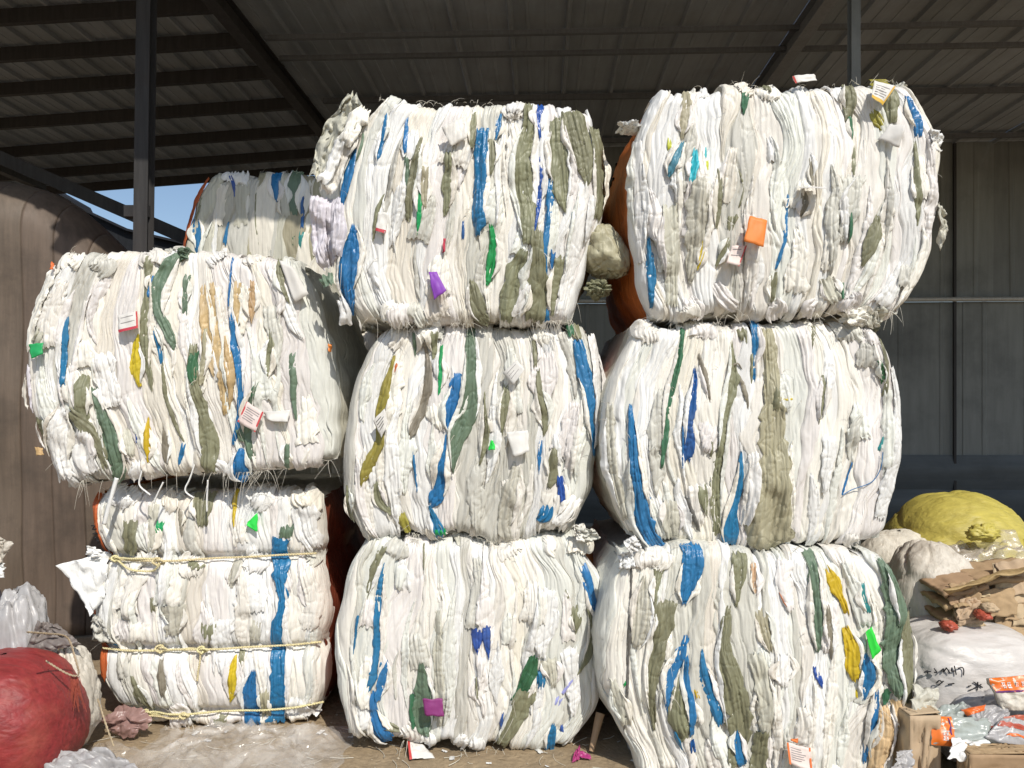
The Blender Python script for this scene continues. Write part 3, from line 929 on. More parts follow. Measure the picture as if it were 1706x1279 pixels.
for (z0, z1) in ((0.02, 0.45), (0.45, 0.86)):
    a = RT(-2.28, WY); b = RT(8.6, WY)
    n = 60; zs = np.linspace(z0, z1, 9)
    xs = np.linspace(-2.28, 8.6, n)
    P = np.zeros((n, 9, 3))
    for i, xx in enumerate(xs):
        for j, z in enumerate(zs):
            X, Y = RT(xx, WY - 0.05 - 0.04 * math.sin(math.pi * (z - z0) / (z1 - z0)) - 0.015 * float(gn(np.array(xx * 2.0), np.array(z * 6.0), 77))); P[i, j] = (X, Y, z)
    grid_obj('lower_sheet', P, tarpm, shed)
a, b = line(-2.28, 8.6, WY - 0.10, 2.71)
v, f = tube_data(np.linspace(a, b, 24), 0.028, 10); mesh_obj('wall_rail', v, f, mat('pale galvanised pipe', (0.42, 0.41, 0.38), rough=0.5, var=0.15, metallic=0.3), shed)
for xx in (3.0, 4.9, 6.8):
    a = RT(xx, WY - 0.06); v, f = bar_data((a[0], a[1], 0.02), (a[0], a[1], ROOF_Z - 0.05), 0.03, 0.03, (0, 1, 0)); mesh_obj('wall_stud', v, f, steel, shed, smooth=False)

# roof of a neighbouring building, dark against the sky on the left
darkr = mat('near black roofing', (0.022, 0.024, 0.028), rough=0.9, var=0.2, bump=0.2, spec=0.1)  # one near black tone for roof and walls
nb = thing('neighbouring_shed', tuple(at(200, 700, 13.0)), 'dark low shed with sloping roof far behind the left post', 'shed')
nb.location.z = 0
rp = [at(40, 286, 13), at(124, 334, 13), at(128, 342, 13), at(215, 382, 13), at(300, 402, 13), at(520, 480, 13)]
vv = []; ff = []
for k, p in enumerate(rp):
    vv += [(p.x, 12.9, p.z), (p.x, 12.9, p.z - 0.04), (p.x, 13.5, p.z), (p.x, 13.5, p.z - 0.04)]
for k in range(len(rp) - 1):
    i, j = 4 * k, 4 * k + 4
    ff += [(i, j, j + 1, i + 1), (i, i + 2, j + 2, j), (i + 1, j + 1, j + 3, i + 3), (i + 2, i + 3, j + 3, j + 2)]
mesh_obj('roof', np.array(vv), ff, darkr, nb, smooth=False)
vv = []; ff = []
for p in rp: vv += [(p.x, 13.0, p.z - 0.045), (p.x, 13.0, 0), (p.x, 13.45, p.z - 0.045), (p.x, 13.45, 0)]
for k in range(len(rp) - 1):
    i, j = 4 * k, 4 * k + 4
    ff += [(i, i + 1, j + 1, j), (i + 2, j + 2, j + 3, i + 3)]
ff += [(0, 2, 3, 1), (i + 4, i + 5, i + 7, i + 6)]
mesh_obj('wall', np.array(vv), ff, darkr, nb, smooth=False)

# ------------------------------------------------------------------ brown sheet wall on the left
rust = mat('brown stained sheet metal', (0.125, 0.092, 0.070), rough=0.65, var=0.22, bump=0.4, stretch=(1, 1, 0.06), scale=26, dirt=0.85,
           dirtcol=(0.06, 0.047, 0.037), rnd=0.03, blotch=3.0)
bw = thing('corrugated_wall', tuple(at(100, 700, 4.6)), 'stained brown corrugated sheet wall with rounded top at the left edge', 'wall')
bw.location.z = 0
topc = np.array([(-330, 262), (-120, 270), (0, 288), (30, 297), (58, 307), (88, 326), (122, 355), (155, 388), (185, 420), (300, 560)], float)
xs = np.linspace(-330, 300, 13)
for i in range(12):
    n = 15; m = 40
    s_ = np.linspace(0, 1, n)
    pxs = xs[i] + (xs[i + 1] - xs[i]) * s_
    Yd = 4.35 + (pxs + 330) / 630 * 0.75
    ty = np.interp(pxs, topc[:, 0], topc[:, 1])
    wave = (0.0015 + 0.004 * random.random()) * np.clip(np.abs(s_ - 0.5) * 9 - 3.4, 0, 1)
    P = np.zeros((n, m, 3))
    for j in range(n):
        zt = EYE + (HOR - ty[j]) * Yd[j] / F
        X = (pxs[j] - CX) * Yd[j] / F
        for k in range(m):
            t = k / (m - 1)
            if t < 0.72:
                z = (t / 0.72) * (zt - 0.30); yy = 0.0
            else:
                a = (t - 0.72) / 0.28 * math.pi * 0.62
                z = zt - 0.30 + 0.30 * math.sin(min(a, math.pi)); yy = 0.30 * (1 - math.cos(a))
            dent = 0.035 * float(gn(np.array(X * 1.8), np.array(z * 1.5), 61))
            P[j, k] = (X, Yd[j] + yy + wave[j] * max(0.0, 1 - max(0, t - 0.45) * 4.0) + dent, z)
    o = grid_obj('wall_panel', P, rust, bw)
    sol = o.modifiers.new('thickness', 'SOLIDIFY'); sol.thickness = 0.003
# ------------------------------------------------------------------ the ten bales
# coordinates below are readings of each bale's front, turned into metres at the bale's own distance
greyb = mat('thin grey plastic bag', (0.52, 0.505, 0.50), rough=0.35, var=0.15, bump=0.6, dirt=0.4, dirtcol=(0.25, 0.23, 0.21), trans=0.25, spec=0.6)
Wt = ('w1', 'w2', 'w1', 'w3', 'w4', 'w6')

def flap(b, poly, mname, depth0, depth1, label, seed):
    q = np.array(poly, float) / b.scale + b.org
    n = 18
    A, Bt = np.meshgrid(np.linspace(0, 1, n), np.linspace(0, 1, n), indexing='xy')
    XY = ((q[0] * (1 - A)[..., None] + q[1] * A[..., None]) * (1 - Bt)[..., None] + (q[3] * (1 - A)[..., None] + q[2] * A[..., None]) * Bt[..., None])
    XY[..., 0] += 1.6 * gn(Bt * 5, A * 2, seed + 8); XY[..., 1] += 1.6 * gn(Bt * 2, A * 5, seed + 9)
    hh = depth0 * (1 - A) + depth1 * A + 0.022 * crumple(A * 2.2, Bt * 2.2, seed) + 0.02 * gn(A * 1.5, Bt * 1.5, seed + 1)
    P = b.place(XY[..., 0], XY[..., 1], hh)
    o = grid_obj('sack_flap', P, SW[mname], b.root, label=label)
    so = o.modifiers.new('thickness', 'SOLIDIFY'); so.thickness = 0.002

# --- middle stack, bottom
b = Bale('MB', (540, 870), 3.128, 3.30, 'bottom bale of the middle stack, mostly white with a plum card near its foot',
    [(190, 130), (280, 60), (420, 100), (600, 95), (760, 75), (900, 110), (1100, 80), (1290, 70), (1330, 100)],
    [(190, 130), (120, 230), (75, 380), (45, 530), (35, 680), (45, 820), (70, 950), (95, 1060), (110, 1130)],
    [(1330, 100), (1370, 200), (1430, 260), (1470, 350), (1455, 500), (1435, 680), (1440, 850), (1450, 970), (1400, 1030), (1350, 1100), (1290, 1180)],
    [(110, 1130), (200, 1135), (300, 1140), (420, 1130), (500, 1150), (600, 1160), (780, 1180), (900, 1170), (1000, 1185), (1150, 1190), (1290, 1180)], seed=11)
b.overlays(16, Wt); b.edges(16)
b.add("""O 310 120 40 280 200 45 250 280 40 225 380 15; B 325 200 15 295 300 30 288 420 38 285 560 45 280 680 50 270 780 50 240 855 25;
B 265 870 25 262 960 30 285 1050 60 310 1120 100 345 1145 80; B 335 710 10 315 790 45 290 880 40 285 920 20; B 185 480 25 172 560 25 163 620 15 155 690 10;
D 795 535 60 795 590 60 800 655 15; D 848 528 50 852 590 45 862 690 8; G 515 715 20 515 780 60 520 870 90 505 980 110 510 1060 90 530 1105 40;
K 465 880 20 458 980 25 470 1060 20; P 600 450 30 600 600 45 600 750 60 610 900 60 600 1050 30; K 1095 680 60 1080 750 80 1040 840 70 1000 930 60;
O 1060 860 90 1020 970 100 960 1080 90 920 1160 60; B 1120 755 20 1130 810 50 1125 850 40; P 1170 690 80 1190 780 60 1190 850 20;
D 930 980 10 925 1030 20 920 1070 6; B 1195 1040 25 1180 1110 50 1175 1190 40; D 1235 1045 10 1240 1085 20; V 1230 900 50 1210 945 25; V 1312 785 6 1270 840 12 1240 885 14;
B 1335 225 60 1365 300 60 1395 400 45 1430 500 25 1437 550 8; O 1300 435 40 1315 500 55 1310 565 10; O 1370 430 15 1400 530 30 1400 620 40 1370 710 50 1330 775 15;
O 1240 310 8 1265 375 12; O 795 780 8 800 880 12; O 330 1050 50 395 1075 40; X 612 370 7 620 395 9; P 680 60 40 700 120 20; O 520 110 10 522 240 6""")  # last olive strip is the painted shadow of a hanging string
b.tag([(523, 883), (625, 882), (632, 968), (538, 963)], 'plum', 'plum purple card on the grey green fold', (0.012, 0.03))
b.fringe(170)
MB = b
# --- middle stack, middle
b = Bale('MM', (540, 520), 3.12, 3.30, 'middle bale of the middle stack with a broad dark green fold and a mustard fold',
    [(250, 130), (300, 90), (420, 80), (600, 65), (780, 70), (960, 70), (1100, 70), (1260, 65), (1350, 90)],
    [(250, 130), (190, 250), (140, 380), (110, 530), (90, 680), (75, 830), (85, 960), (120, 1060), (180, 1150)],
    [(1360, 90), (1420, 200), (1450, 330), (1450, 500), (1430, 700), (1405, 860), (1395, 930), (1340, 1050), (1290, 1120)],
    [(180, 1150), (300, 1190), (430, 1140), (560, 1170), (680, 1160), (800, 1150), (860, 1195), (960, 1190), (1080, 1160), (1290, 1130)], seed=12, lcol='w5')
b.overlays(16, Wt); b.edges(18)
b.add("""M 370 220 10 345 330 35 320 440 55 285 520 45 290 600 30 310 660 60 260 750 55 215 840 55 200 900 15; Q 380 268 22 377 315 20; G 470 110 25 475 180 22 475 235 8;
O 575 110 40 575 190 30 575 245 20; E 615 170 20 605 270 25 615 350 30 600 425 20; E 640 430 20 632 480 25 635 530 6; R 525 160 15 545 280 35 540 400 45 510 520 50 470 610 55 450 650 10;
H 740 350 25 735 430 40 720 505 10; B 700 320 35 690 400 80 670 500 90 650 580 40 660 625 8; B 640 630 10 638 700 20 612 800 40 612 900 80 590 970 80 560 1000 30;
B 548 1000 10 570 1060 40 590 1130 60 600 1165 40; E 600 1125 60 605 1155 50; B 472 720 10 475 800 16 485 900 12 490 945 6;
G 765 85 55 770 200 60 765 330 65 770 450 80 740 560 110 690 650 90 680 760 45 675 830 8; O 650 290 25 650 350 15; O 835 400 10 835 500 15 850 600 35 840 680 35 810 790 8;
O 950 380 30 940 480 55 930 570 45 925 630 10; O 1090 140 30 1098 220 30 1095 290 20; O 1110 300 20 1110 420 35 1140 500 50 1150 580 40 1140 640 10;
B 1130 630 8 1122 700 22 1118 780 20 1115 830 5; O 1195 700 30 1190 790 60 1180 870 55 1165 910 15; D 1225 850 30 1235 920 55 1245 1010 25;
B 1165 1005 50 1150 1050 90 1110 1080 20; B 1315 140 50 1335 250 65 1360 350 80 1385 450 50 1385 550 35 1400 650 25 1405 750 15; W 1390 110 40 1420 250 50 1430 400 50 1430 560 40 1415 700 20;
P 1000 780 50 980 870 80 950 1000 80 930 1100 80 955 1190 50; O 120 900 20 120 1000 30 145 1090 25; O 275 880 20 285 980 60 350 1045 20; M 405 1040 30 415 1090 45 435 1145 30;
O 1300 60 60 1310 110 70 1320 140 30; K 1275 60 40 1285 120 30; W 1320 960 60 1270 1030 60 1200 1100 50; C 245 195 8 250 210 8; w5 860 550 25 880 620 25""")
b.tag([(930, 320), (1000, 250), (1040, 300), (985, 385)], 'white', 'white crushed paper label with faded print', (0.0, 0.045), 0.02, lines=3)
b.tag([(945, 618), (1060, 610), (1065, 715), (985, 745)], 'white', 'white flap standing off the fold', (0.0, 0.035), 0.004)
b.tag([(868, 660), (880, 662), (893, 708), (855, 710)], 'neon', 'small bright green scrap', (0.01, 0.015))
b.tag([(272, 560), (330, 500), (350, 575), (315, 650)], 'white', 'white paper label scribbled in black over the mustard fold', (0.01, 0.02), 0.01, lines=4, ink='ink')
b.fringe(200)
flap(b, [(1300, 1110), (1400, 1120), (1432, 1165), (1350, 1200)], 'w6', 0.02, 0.03, 'crumpled grey white sack end at the lower right corner', 5)
flap(b, [(1290, 1100), (1350, 1095), (1395, 1190), (1310, 1180)], 'w1', 0.03, 0.0, 'crumpled white sack end at the lower right corner', 6)
MM = b
# --- middle stack, top
b = Bale('MT', (480, 130), 2.843, 3.24, 'top bale of the middle stack with wide olive folds and a violet card',
    [(400, 120), (480, 80), (560, 95), (700, 110), (900, 110), (1000, 120), (1130, 115), (1210, 120), (1300, 135), (1440, 140)],
    [(400, 120), (320, 220), (280, 320), (240, 430), (215, 530), (205, 650), (200, 760), (200, 880), (230, 980), (270, 1080), (330, 1140)],
    [(1440, 150), (1470, 250), (1500, 400), (1505, 600), (1475, 700), (1425, 850), (1380, 980), (1340, 1100)],
    [(330, 1130), (600, 1160), (880, 1160), (1000, 1150), (1150, 1160), (1330, 1140)], seed=13, lcol='w6', rcol='O', round_l=40)
b.overlays(14, Wt); b.edges(16)
b.add("""B 465 160 18 455 260 28 435 380 22 430 410 6; B 565 180 8 562 260 25 562 375 15; G 568 375 15 572 480 25 580 570 10;
B 312 320 25 285 430 50 258 530 45 245 600 25; G 355 240 10 345 310 22 320 390 8; D 392 295 14 385 325 8; B 310 695 20 310 780 80 290 870 110 270 950 100 285 1040 60 292 1120 20;
O 635 290 8 620 360 35 600 480 40 580 600 45 575 690 20; O 455 560 8 430 630 25 415 700 25 405 780 8; E 630 500 15 630 620 25 625 700 22 618 750 6; H 660 430 30 650 520 40 655 640 15;
O 765 370 40 760 480 50 755 600 40 745 660 15; O 880 150 20 878 250 30 872 345 15; B 920 245 55 915 350 60 910 480 60 905 600 55 905 700 70 900 758 15;
B 1003 165 20 998 230 35 985 305 10; D 830 685 15 832 730 28 830 775 10; E 960 710 20 975 800 45 965 900 55 940 990 15; O 965 300 40 970 400 30 960 480 10;
O 1140 120 40 1140 260 60 1110 350 95 1105 500 90 1140 650 90 1130 800 60; O 1120 830 50 1070 950 110 1045 1060 90 1030 1155 50;
D 1200 120 40 1180 190 30 1195 295 10; D 1195 370 15 1200 480 25 1185 620 25 1168 740 8; B 1243 480 20 1240 580 38 1230 680 35 1215 800 25 1215 950 22 1220 1060 10;
B 1255 830 25 1245 905 15; B 1230 1090 25 1228 1155 25; O 1270 190 45 1280 330 90 1290 450 100 1290 560 70 1310 645 10; O 1335 160 100 1375 300 115 1405 430 85 1415 525 20;
O 1180 740 50 1180 900 80 1185 1050 100 1165 1150 80; O 1290 850 50 1270 950 50 1255 1060 40 1250 1125 10; O 870 960 20 890 1040 80 905 1120 80 950 1160 40;
w3 1300 230 16 1340 380 22 1360 480 30 1340 560 30; W 1400 500 40 1390 620 60 1370 760 60 1340 900 60 1310 1020 60 1290 1120 50; O 1455 220 50 1480 400 60 1485 560 60 1460 670 40;
w2 1440 560 40 1430 680 40 1410 780 12; W 1080 1130 50 1110 1050 55 1140 980 20; A 1345 640 6 1340 720 10; w5 700 980 60 700 1080 100 720 1140 90; X 490 420 5 470 560 6 440 640 4""")
b.add("""L 205 560 70 195 680 100 195 800 90 205 880 40; L 245 600 40 248 720 60 228 840 60; L 145 550 70 130 700 90 145 830 80 175 890 40; w1 300 240 90 245 360 110 200 470 90 180 540 60;
w1 360 130 70 305 220 110 265 320 80; w2 240 300 60 200 400 60 165 500 50; G 165 930 70 190 980 60; W 240 1040 40 275 1110 60 265 1165 50""", bul=0.012, pleat=0.009, lift=0.012, crum=0.0035, lips=False)
b.tag([(672, 930), (712, 928), (757, 1020), (700, 1062)], 'purple', 'purple card folded at its lower corner', (0.01, 0.05), 0.01)
b.tag([(435, 645), (487, 650), (470, 748), (424, 735)], 'white', 'white label with a red lower border', (0.004, 0.02), edge=('red', 'b'))
b.tag([(735, 262), (850, 205), (855, 318), (778, 355)], 'cream', 'cream white square sack patch', (0.0, 0.025), 0.006)
b.tag([(740, 770), (752, 772), (748, 835), (735, 840)], 'red', 'thin red scrap', (0.006, 0.01))
c = b.place(1515 / 2.843 + 480, 795 / 2.843 + 130, -0.12)
th = np.linspace(0.02, np.pi - 0.02, 60)[:, None]; ph = np.linspace(0, 2 * np.pi, 80, endpoint=False)[None, :]
sp = lambda a, k: np.sign(a) * np.abs(a) ** k
d = np.stack([sp(np.sin(th), 0.7) * sp(np.cos(ph), 0.75), sp(np.sin(th), 0.7) * sp(np.sin(ph), 0.75), sp(np.cos(th), 0.7) + 0 * ph], -1)
r = 1 + 0.05 * crumple(d[..., 0] * 1.3 + d[..., 1], d[..., 2] * 1.3, 21) + 0.08 * gn(d[..., 0] * 1.5, d[..., 2] * 1.5 + d[..., 1], 22) - 0.07 * groove(d[..., 0] * 2.0 + 0.5 * d[..., 2], d[..., 2] * 0.9 + d[..., 1], 23, 0.10) - 0.06 * groove(d[..., 0] * 1.2 - d[..., 2] * 2.4, d[..., 2] * 0.6 - d[..., 1], 27, 0.10)
d = d * r[..., None]
tz = d[..., 2]
X = d[..., 0] * (1 - 0.38 * np.clip(tz, -0.3, 1)) - 0.25 * tz
gath = np.clip(-tz - 0.55, 0, 1) / 0.45
X = X + 0.10 * gath * crumple(d[..., 0] * 5, tz * 4, 25); Yy = d[..., 1] + 0.15 * gath * crumple(d[..., 0] * 5 + 3, tz * 4, 26)
grid_obj('bulging_sack', np.stack([X * 0.10, Yy * 0.12, tz * 0.115], -1) + c, SW['H'], b.root, wrap=True, label='pale green sack bulging out of the right side')
b.lump(1470, 985, 130, 100, 0.06, 'O', seed=22, rough=1.5, label='frayed olive sack end')
b.fringe(230); b.fringe(110, (1.0,), 16, 40, u0=0.9, u1=1.0, mname='fibre')
MT = b
# grey film hanging at the left side of the top middle bale
P = []
for t in np.linspace(0, 1, 46):
    row = []
    for q in np.linspace(0, 1, 26):
        X = np.interp(t, [0, 0.4, 1], [275, 165, 95]) + q * np.interp(t, [0, 0.3, 1], [50, 170, 120]) + 26 * float(gn(np.array(t * 4.0), np.array(q * 2.0), 86)); Y = 85 + t * 385 - q * 20 + 30 * float(gn(np.array(q * 4.0), np.array(t * 2.0), 87))
        px_, py_ = X / 2.843 + 480, Y / 2.843 + 130
        dd = 3.40 + 0.05 * math.sin(q * 3 + t * 4) + 0.035 * float(crumple(np.array(q * 2.0), np.array(t * 3.5), 88)) + 0.02 * float(crumple(np.array(q * 5.0), np.array(t * 8.0), 89)) - 0.10 * q
        row.append(at(px_, py_, dd))
    P.append(row)
grid_obj('film_sheet', np.array([[tuple(p) for p in r] for r in P]), SW['P'], MT.root, label='thin grey film hanging off the left end')

# --- right stack, bottom
b = Bale('RB', (980, 870), 2.941, 3.08, 'bottom bale of the right stack with yellow folds and a neon green card',
    [(160, 180), (250, 160), (450, 110), (560, 120), (700, 130), (850, 150), (1000, 130), (1150, 150), (1400, 160), (1480, 200)],
    [(160, 200), (110, 310), (70, 450), (50, 600), (60, 780), (110, 920), (170, 1040), (230, 1150), (250, 1220)],
    [(1480, 200), (1530, 320), (1580, 440), (1610, 560), (1620, 750), (1610, 880), (1560, 990), (1530, 1100), (1480, 1260)],
    [(250, 1260), (600, 1275), (900, 1275), (1200, 1270), (1480, 1260)], seed=14, lcol='w4', rcol='G')
b.overlays(18, Wt); b.edges(14)
b.add("""P 275 260 20 260 400 90 250 520 95 230 610 40; O 345 230 50 325 320 25 315 420 10; B 500 105 100 505 200 100 480 300 80 460 395 30; O 365 375 95 365 480 105 350 570 70 310 680 70 300 780 50 305 900 35 320 1010 12;
B 470 545 30 445 640 60 395 740 60 378 830 30 380 925 10; O 440 750 30 425 860 80 430 960 90 465 1045 60; B 470 640 20 465 740 30 490 850 40 492 960 45 500 1025 25;
B 545 605 10 550 700 50 580 800 60 610 900 60 642 980 35; Y 513 795 20 530 845 20; O 745 150 70 740 250 70 720 340 40 715 405 10;
O 680 400 30 655 530 50 650 620 60 690 750 110 710 880 135 730 1000 120 720 1100 80 700 1180 60; U 808 190 30 808 280 34 810 365 10; H 830 420 50 850 520 75 870 610 20;
P 800 620 70 830 760 80 850 900 60 850 1020 50; O 830 1000 50 825 1120 75 820 1240 60; B 715 1005 20 720 1080 45 745 1175 50; B 410 1005 15 435 1060 22 452 1095 6; D 500 1055 30 510 1110 34;
G 1085 145 60 1095 260 50 1100 400 45 1105 520 45 1105 625 15; R 1150 395 25 1155 480 38 1165 580 20 1170 655 6; Y 1160 215 30 1190 290 75 1230 370 40 1255 445 20;
Y 1245 505 30 1275 600 80 1270 700 80 1285 755 25; Y 1295 805 20 1293 840 25; B 1335 625 25 1355 700 75 1350 790 60 1330 855 15; B 1395 790 20 1395 900 32 1375 1020 32 1355 1120 25 1350 1175 15;
G 1420 175 50 1460 280 90 1490 400 110 1480 520 120 1470 640 115 1480 760 85 1495 835 30; O 1560 450 80 1560 600 115 1565 750 110 1565 880 90 1560 960 40;
G 1440 200 30 1500 330 50 1520 430 60 1500 500 40; Z 1330 285 25 1328 350 20 1350 430 25; U 1430 880 40 1430 1000 90 1410 1120 80 1395 1210 60; U 1485 850 60 1510 950 55 1530 1040 20;
D 1095 695 20 1110 740 42 1130 795 10; K 1440 805 30 1440 875 25; E 187 765 20 180 805 22; X 880 735 14 882 800 8; W 930 620 60 930 700 110 940 780 40; w1 1030 880 60 1050 980 90 1030 1080 80;
X 212 140 12 205 400 13 195 650 13 186 900 15 178 1035 6; P 120 760 40 150 880 60 190 1000 50; w3 960 180 70 950 300 80 980 420 50; Q 925 340 6 940 380 5 968 415 4""")  # short grey strip near the centre paints the dark gap between folds
b.tag([(1325, 515), (1355, 490), (1390, 600), (1350, 640)], 'neon', 'neon green card with thin fold marks', (0.006, 0.03), 0.006)
b.tag([(940, 1037), (1055, 1065), (1055, 1165), (945, 1130)], 'pink', 'white card with orange side borders and rows of faded print', (0.01, 0.04), 0.012, edge=('orange', 'lr'), lines=6)
b.tag([(965, 1030), (1000, 1025), (1002, 1046), (970, 1040)], 'orange', 'small orange scrap above the printed card', (0.004, 0.01))
flap(b, [(165, 92), (225, 60), (262, 120), (205, 152)], 'W', 0.03, 0.0, 'white sack end sticking out at the upper left corner', 33)
flap(b, [(150, 150), (215, 135), (225, 215), (150, 225)], 'w2', 0.0, 0.012, 'white sack fold at the upper left corner', 34)
b.fringe(200)
RB = b
# --- right stack, middle
b = Bale('RM', (980, 510), 2.975, 3.16, 'middle bale of the right stack, barrel shaped with a broad beige fold in the centre',
    [(230, 90), (350, 90), (480, 95), (600, 90), (720, 95), (850, 90), (1000, 90), (1150, 90), (1300, 85), (1440, 130)],
    [(230, 90), (190, 200), (130, 320), (90, 450), (65, 600), (65, 720), (95, 870), (130, 980), (180, 1090), (200, 1140)],
    [(1450, 130), (1510, 220), (1550, 350), (1570, 500), (1575, 650), (1560, 780), (1540, 950), (1510, 1080), (1470, 1160)],
    [(200, 1140), (300, 1180), (450, 1170), (650, 1180), (800, 1200), (950, 1185), (1150, 1180), (1300, 1170), (1470, 1160)], seed=15, lcol='P')
b.overlays(16, Wt); b.edges(18)
b.add("""H 880 110 60 890 260 80 900 450 80 900 600 140 900 750 150 910 900 165 890 1050 200 875 1140 230 870 1200 120; K 465 110 25 460 200 35 440 320 30 405 420 35 385 520 25 380 620 28 365 740 25 355 805 10;
D 520 290 10 520 380 25 505 460 45 500 530 45 485 580 30 490 640 45 482 720 50 480 765 30; B 458 585 10 457 700 8 457 795 6; R 540 235 12 560 320 30 580 400 25 588 475 10;
O 705 170 10 715 280 25 720 360 60 690 450 40 665 560 25 640 680 40 625 800 50 620 920 55 625 1020 50 630 1125 40; B 835 70 55 815 120 30 818 200 28 812 280 20 815 350 18 812 385 6;
R 745 350 20 770 430 25 780 510 8; O 760 110 50 770 180 30; O 805 230 20 800 380 10; B 745 715 8 745 800 28 738 900 35 715 980 40 700 1050 80 700 1130 90 700 1185 60;
W 805 715 40 800 850 60 785 990 60 765 1080 30; O 555 875 40 560 960 45 575 1025 10; O 595 660 12 590 745 12; O 1115 100 25 1105 160 20 1100 205 6; O 1150 355 25 1140 450 22 1118 585 8;
K 1420 270 20 1445 330 30 1455 385 15; O 1440 150 12 1465 260 25 1475 360 25 1460 445 20; Z 1455 655 20 1430 715 20; B 1298 765 8 1275 850 14 1250 935 14;
B 208 485 12 210 600 40 212 720 45 225 830 55 250 920 75 260 1020 80 290 1120 85 340 1190 80 385 1240 40; P 400 960 60 400 1060 80 420 1140 50; Y 950 460 20 990 450 26; O 915 400 30 905 510 40;
P 110 480 30 105 620 50 115 780 55 150 930 50 185 1060 30; w2 1520 300 40 1550 480 60 1540 660 70 1500 850 80 1440 1050 70; w4 1480 420 40 1480 600 60 1470 800 50; X 480 945 22 500 1010 20 545 1110 16; R 700 300 10 735 280 10 755 310 6""")
b.fringe(230)
# loose blue thread on the right of this bale
pth = [(1440, 720), (1435, 800), (1395, 870), (1340, 890), (1290, 905), (1250, 930)]
pp = [np.array(p, float) / 2.975 + (980, 510) for p in pth]
pts = np.array([b.place(p[0], p[1], float(b.grid.get(np.array([p[0]]), np.array([p[1]]))[0]) + 0.008) for p in pp])
v, f = tube_data(smooth_path(pts, 40), 0.002, 5); mesh_obj('thread', v, f, SW['B'], b.root, label='loose blue thread')
b.lump(1440, 85, 120, 110, 0.07, 'O', seed=41, label='crumpled grey sack knot at the top right corner')
RM = b
# --- right stack, top
b = Bale('RT', (990, 110), 2.708, 3.13, 'top bale of the right stack with an orange card and an orange left end',
    [(290, 110), (400, 100), (560, 85), (680, 90), (800, 90), (900, 90), (1000, 80), (1110, 85), (1200, 75), (1380, 80), (1450, 80)],
    [(290, 110), (230, 200), (190, 320), (170, 450), (165, 620), (175, 780), (200, 950), (240, 1090), (270, 1135)],
    [(1460, 90), (1530, 230), (1580, 330), (1590, 450), (1585, 600), (1560, 750), (1550, 850), (1500, 970), (1430, 1060), (1400, 1110)],
    [(270, 1135), (450, 1130), (650, 1120), (900, 1130), (1050, 1110), (1140, 1100), (1400, 1110)], seed=16, depth=1.1)
b.overlays(18, Wt); b.edges(18)
b.add("""H 420 110 40 410 200 50 400 280 35 390 335 10; J 335 325 10 335 365 22 325 408 6; A 395 345 15 370 410 40 335 480 45 325 520 15; C 450 385 15 440 450 45 425 535 25; C 497 370 10 493 425 12;
J 497 435 18 497 485 10; O 550 475 10 555 560 32 550 660 28 540 745 20; P 470 515 60 450 640 100 450 780 90 440 900 60 430 985 15; P 330 635 60 340 800 80 350 950 70 350 1080 50;
O 620 675 45 600 745 25; O 600 785 20 570 850 32 545 905 10; B 860 595 12 850 700 18 840 820 18 805 925 14; K 675 125 35 668 190 30 665 230 10; O 780 80 55 780 118 30;
R 950 405 10 960 470 25 965 550 15; R 925 585 30 930 640 35 915 695 8; B 240 775 10 248 860 35 255 960 45 260 1050 30 260 1090 10; Y 485 785 18 480 850 28 460 925 10;
O 1150 75 80 1150 180 70 1140 250 40; K 1150 235 35 1155 300 25 1150 345 8; O 1160 365 15 1155 450 20 1150 505 6; M 1240 195 15 1260 240 60 1290 285 30; O 1320 90 90 1330 200 60 1330 265 40;
B 1405 125 20 1430 200 50 1450 270 50 1450 325 25; O 1440 335 15 1440 500 25 1450 620 40 1450 725 10; O 1255 685 20 1240 760 70 1210 840 60 1185 910 8; K 1133 685 10 1135 740 25 1125 810 8;
K 1110 985 20 1105 1055 15; O 800 935 30 800 1020 25 795 1065 10; w3 540 980 60 580 1050 90 640 1090 60; w5 620 380 30 600 500 60 590 620 50 ; P 1030 960 60 1060 1030 70 1080 1070 30;
W 200 330 40 195 500 50 200 700 50 215 880 40; M 1260 70 60 1330 75 50; O 640 480 8 660 560 10 640 650 8 ; w6 1400 900 50 1380 1000 60""")
b.tag([(670, 700), (748, 720), (722, 842), (637, 815)], 'orange', 'bright orange card', (0.01, 0.05), 0.014)
b.tag([(600, 825), (665, 825), (628, 918), (570, 905)], 'pink', 'pinkish paper label below the orange card', (0.01, 0.03), 0.01, edge=('red', 'r'), lines=2)
b.tag([(895, 562), (1000, 560), (1005, 588), (900, 585)], 'white', 'white stiff flap standing straight out', (0.0, 0.10), 0.0)
b.tag([(1258, 345), (1315, 275), (1365, 290), (1340, 390)], 'white', 'white sack corner folded outward', (0.0, 0.05), 0.02)
b.tag([(1240, 85), (1335, 112), (1265, 205), (1215, 170)], 'white', 'white printed label with yellow edges at the top', (0.02, 0.06), 0.01, edge=('yellow', 'rb'), lines=5)
b.tag([(890, 50), (990, 38), (996, 72), (900, 86)], 'white', 'rolled white label with red ends on the top edge', (0.03, 0.05), 0.02, edge=('red', 'l'))
b.lump(1265, 1120, 150, 130, 0.07, 'P', seed=51, label='crumpled grey sack under the right corner')
b.lump(1195, 1130, 130, 100, 0.06, 'w1', seed=52, label='crumpled cream sack under the right corner')
flap(b, [(1500, 290), (1598, 300), (1580, 380), (1510, 385)], 'w2', 0.02, -0.04, 'white sack fold sticking out to the right', 53)
b.lump(1420, 55, 80, 60, 0.05, 'w6', seed=54, label='clear film knot at the top right corner')
flap(b, [(1545, 620), (1612, 640), (1625, 745), (1560, 835)], 'P', 0.0, -0.06, 'grey white film flap on the right side', 55)
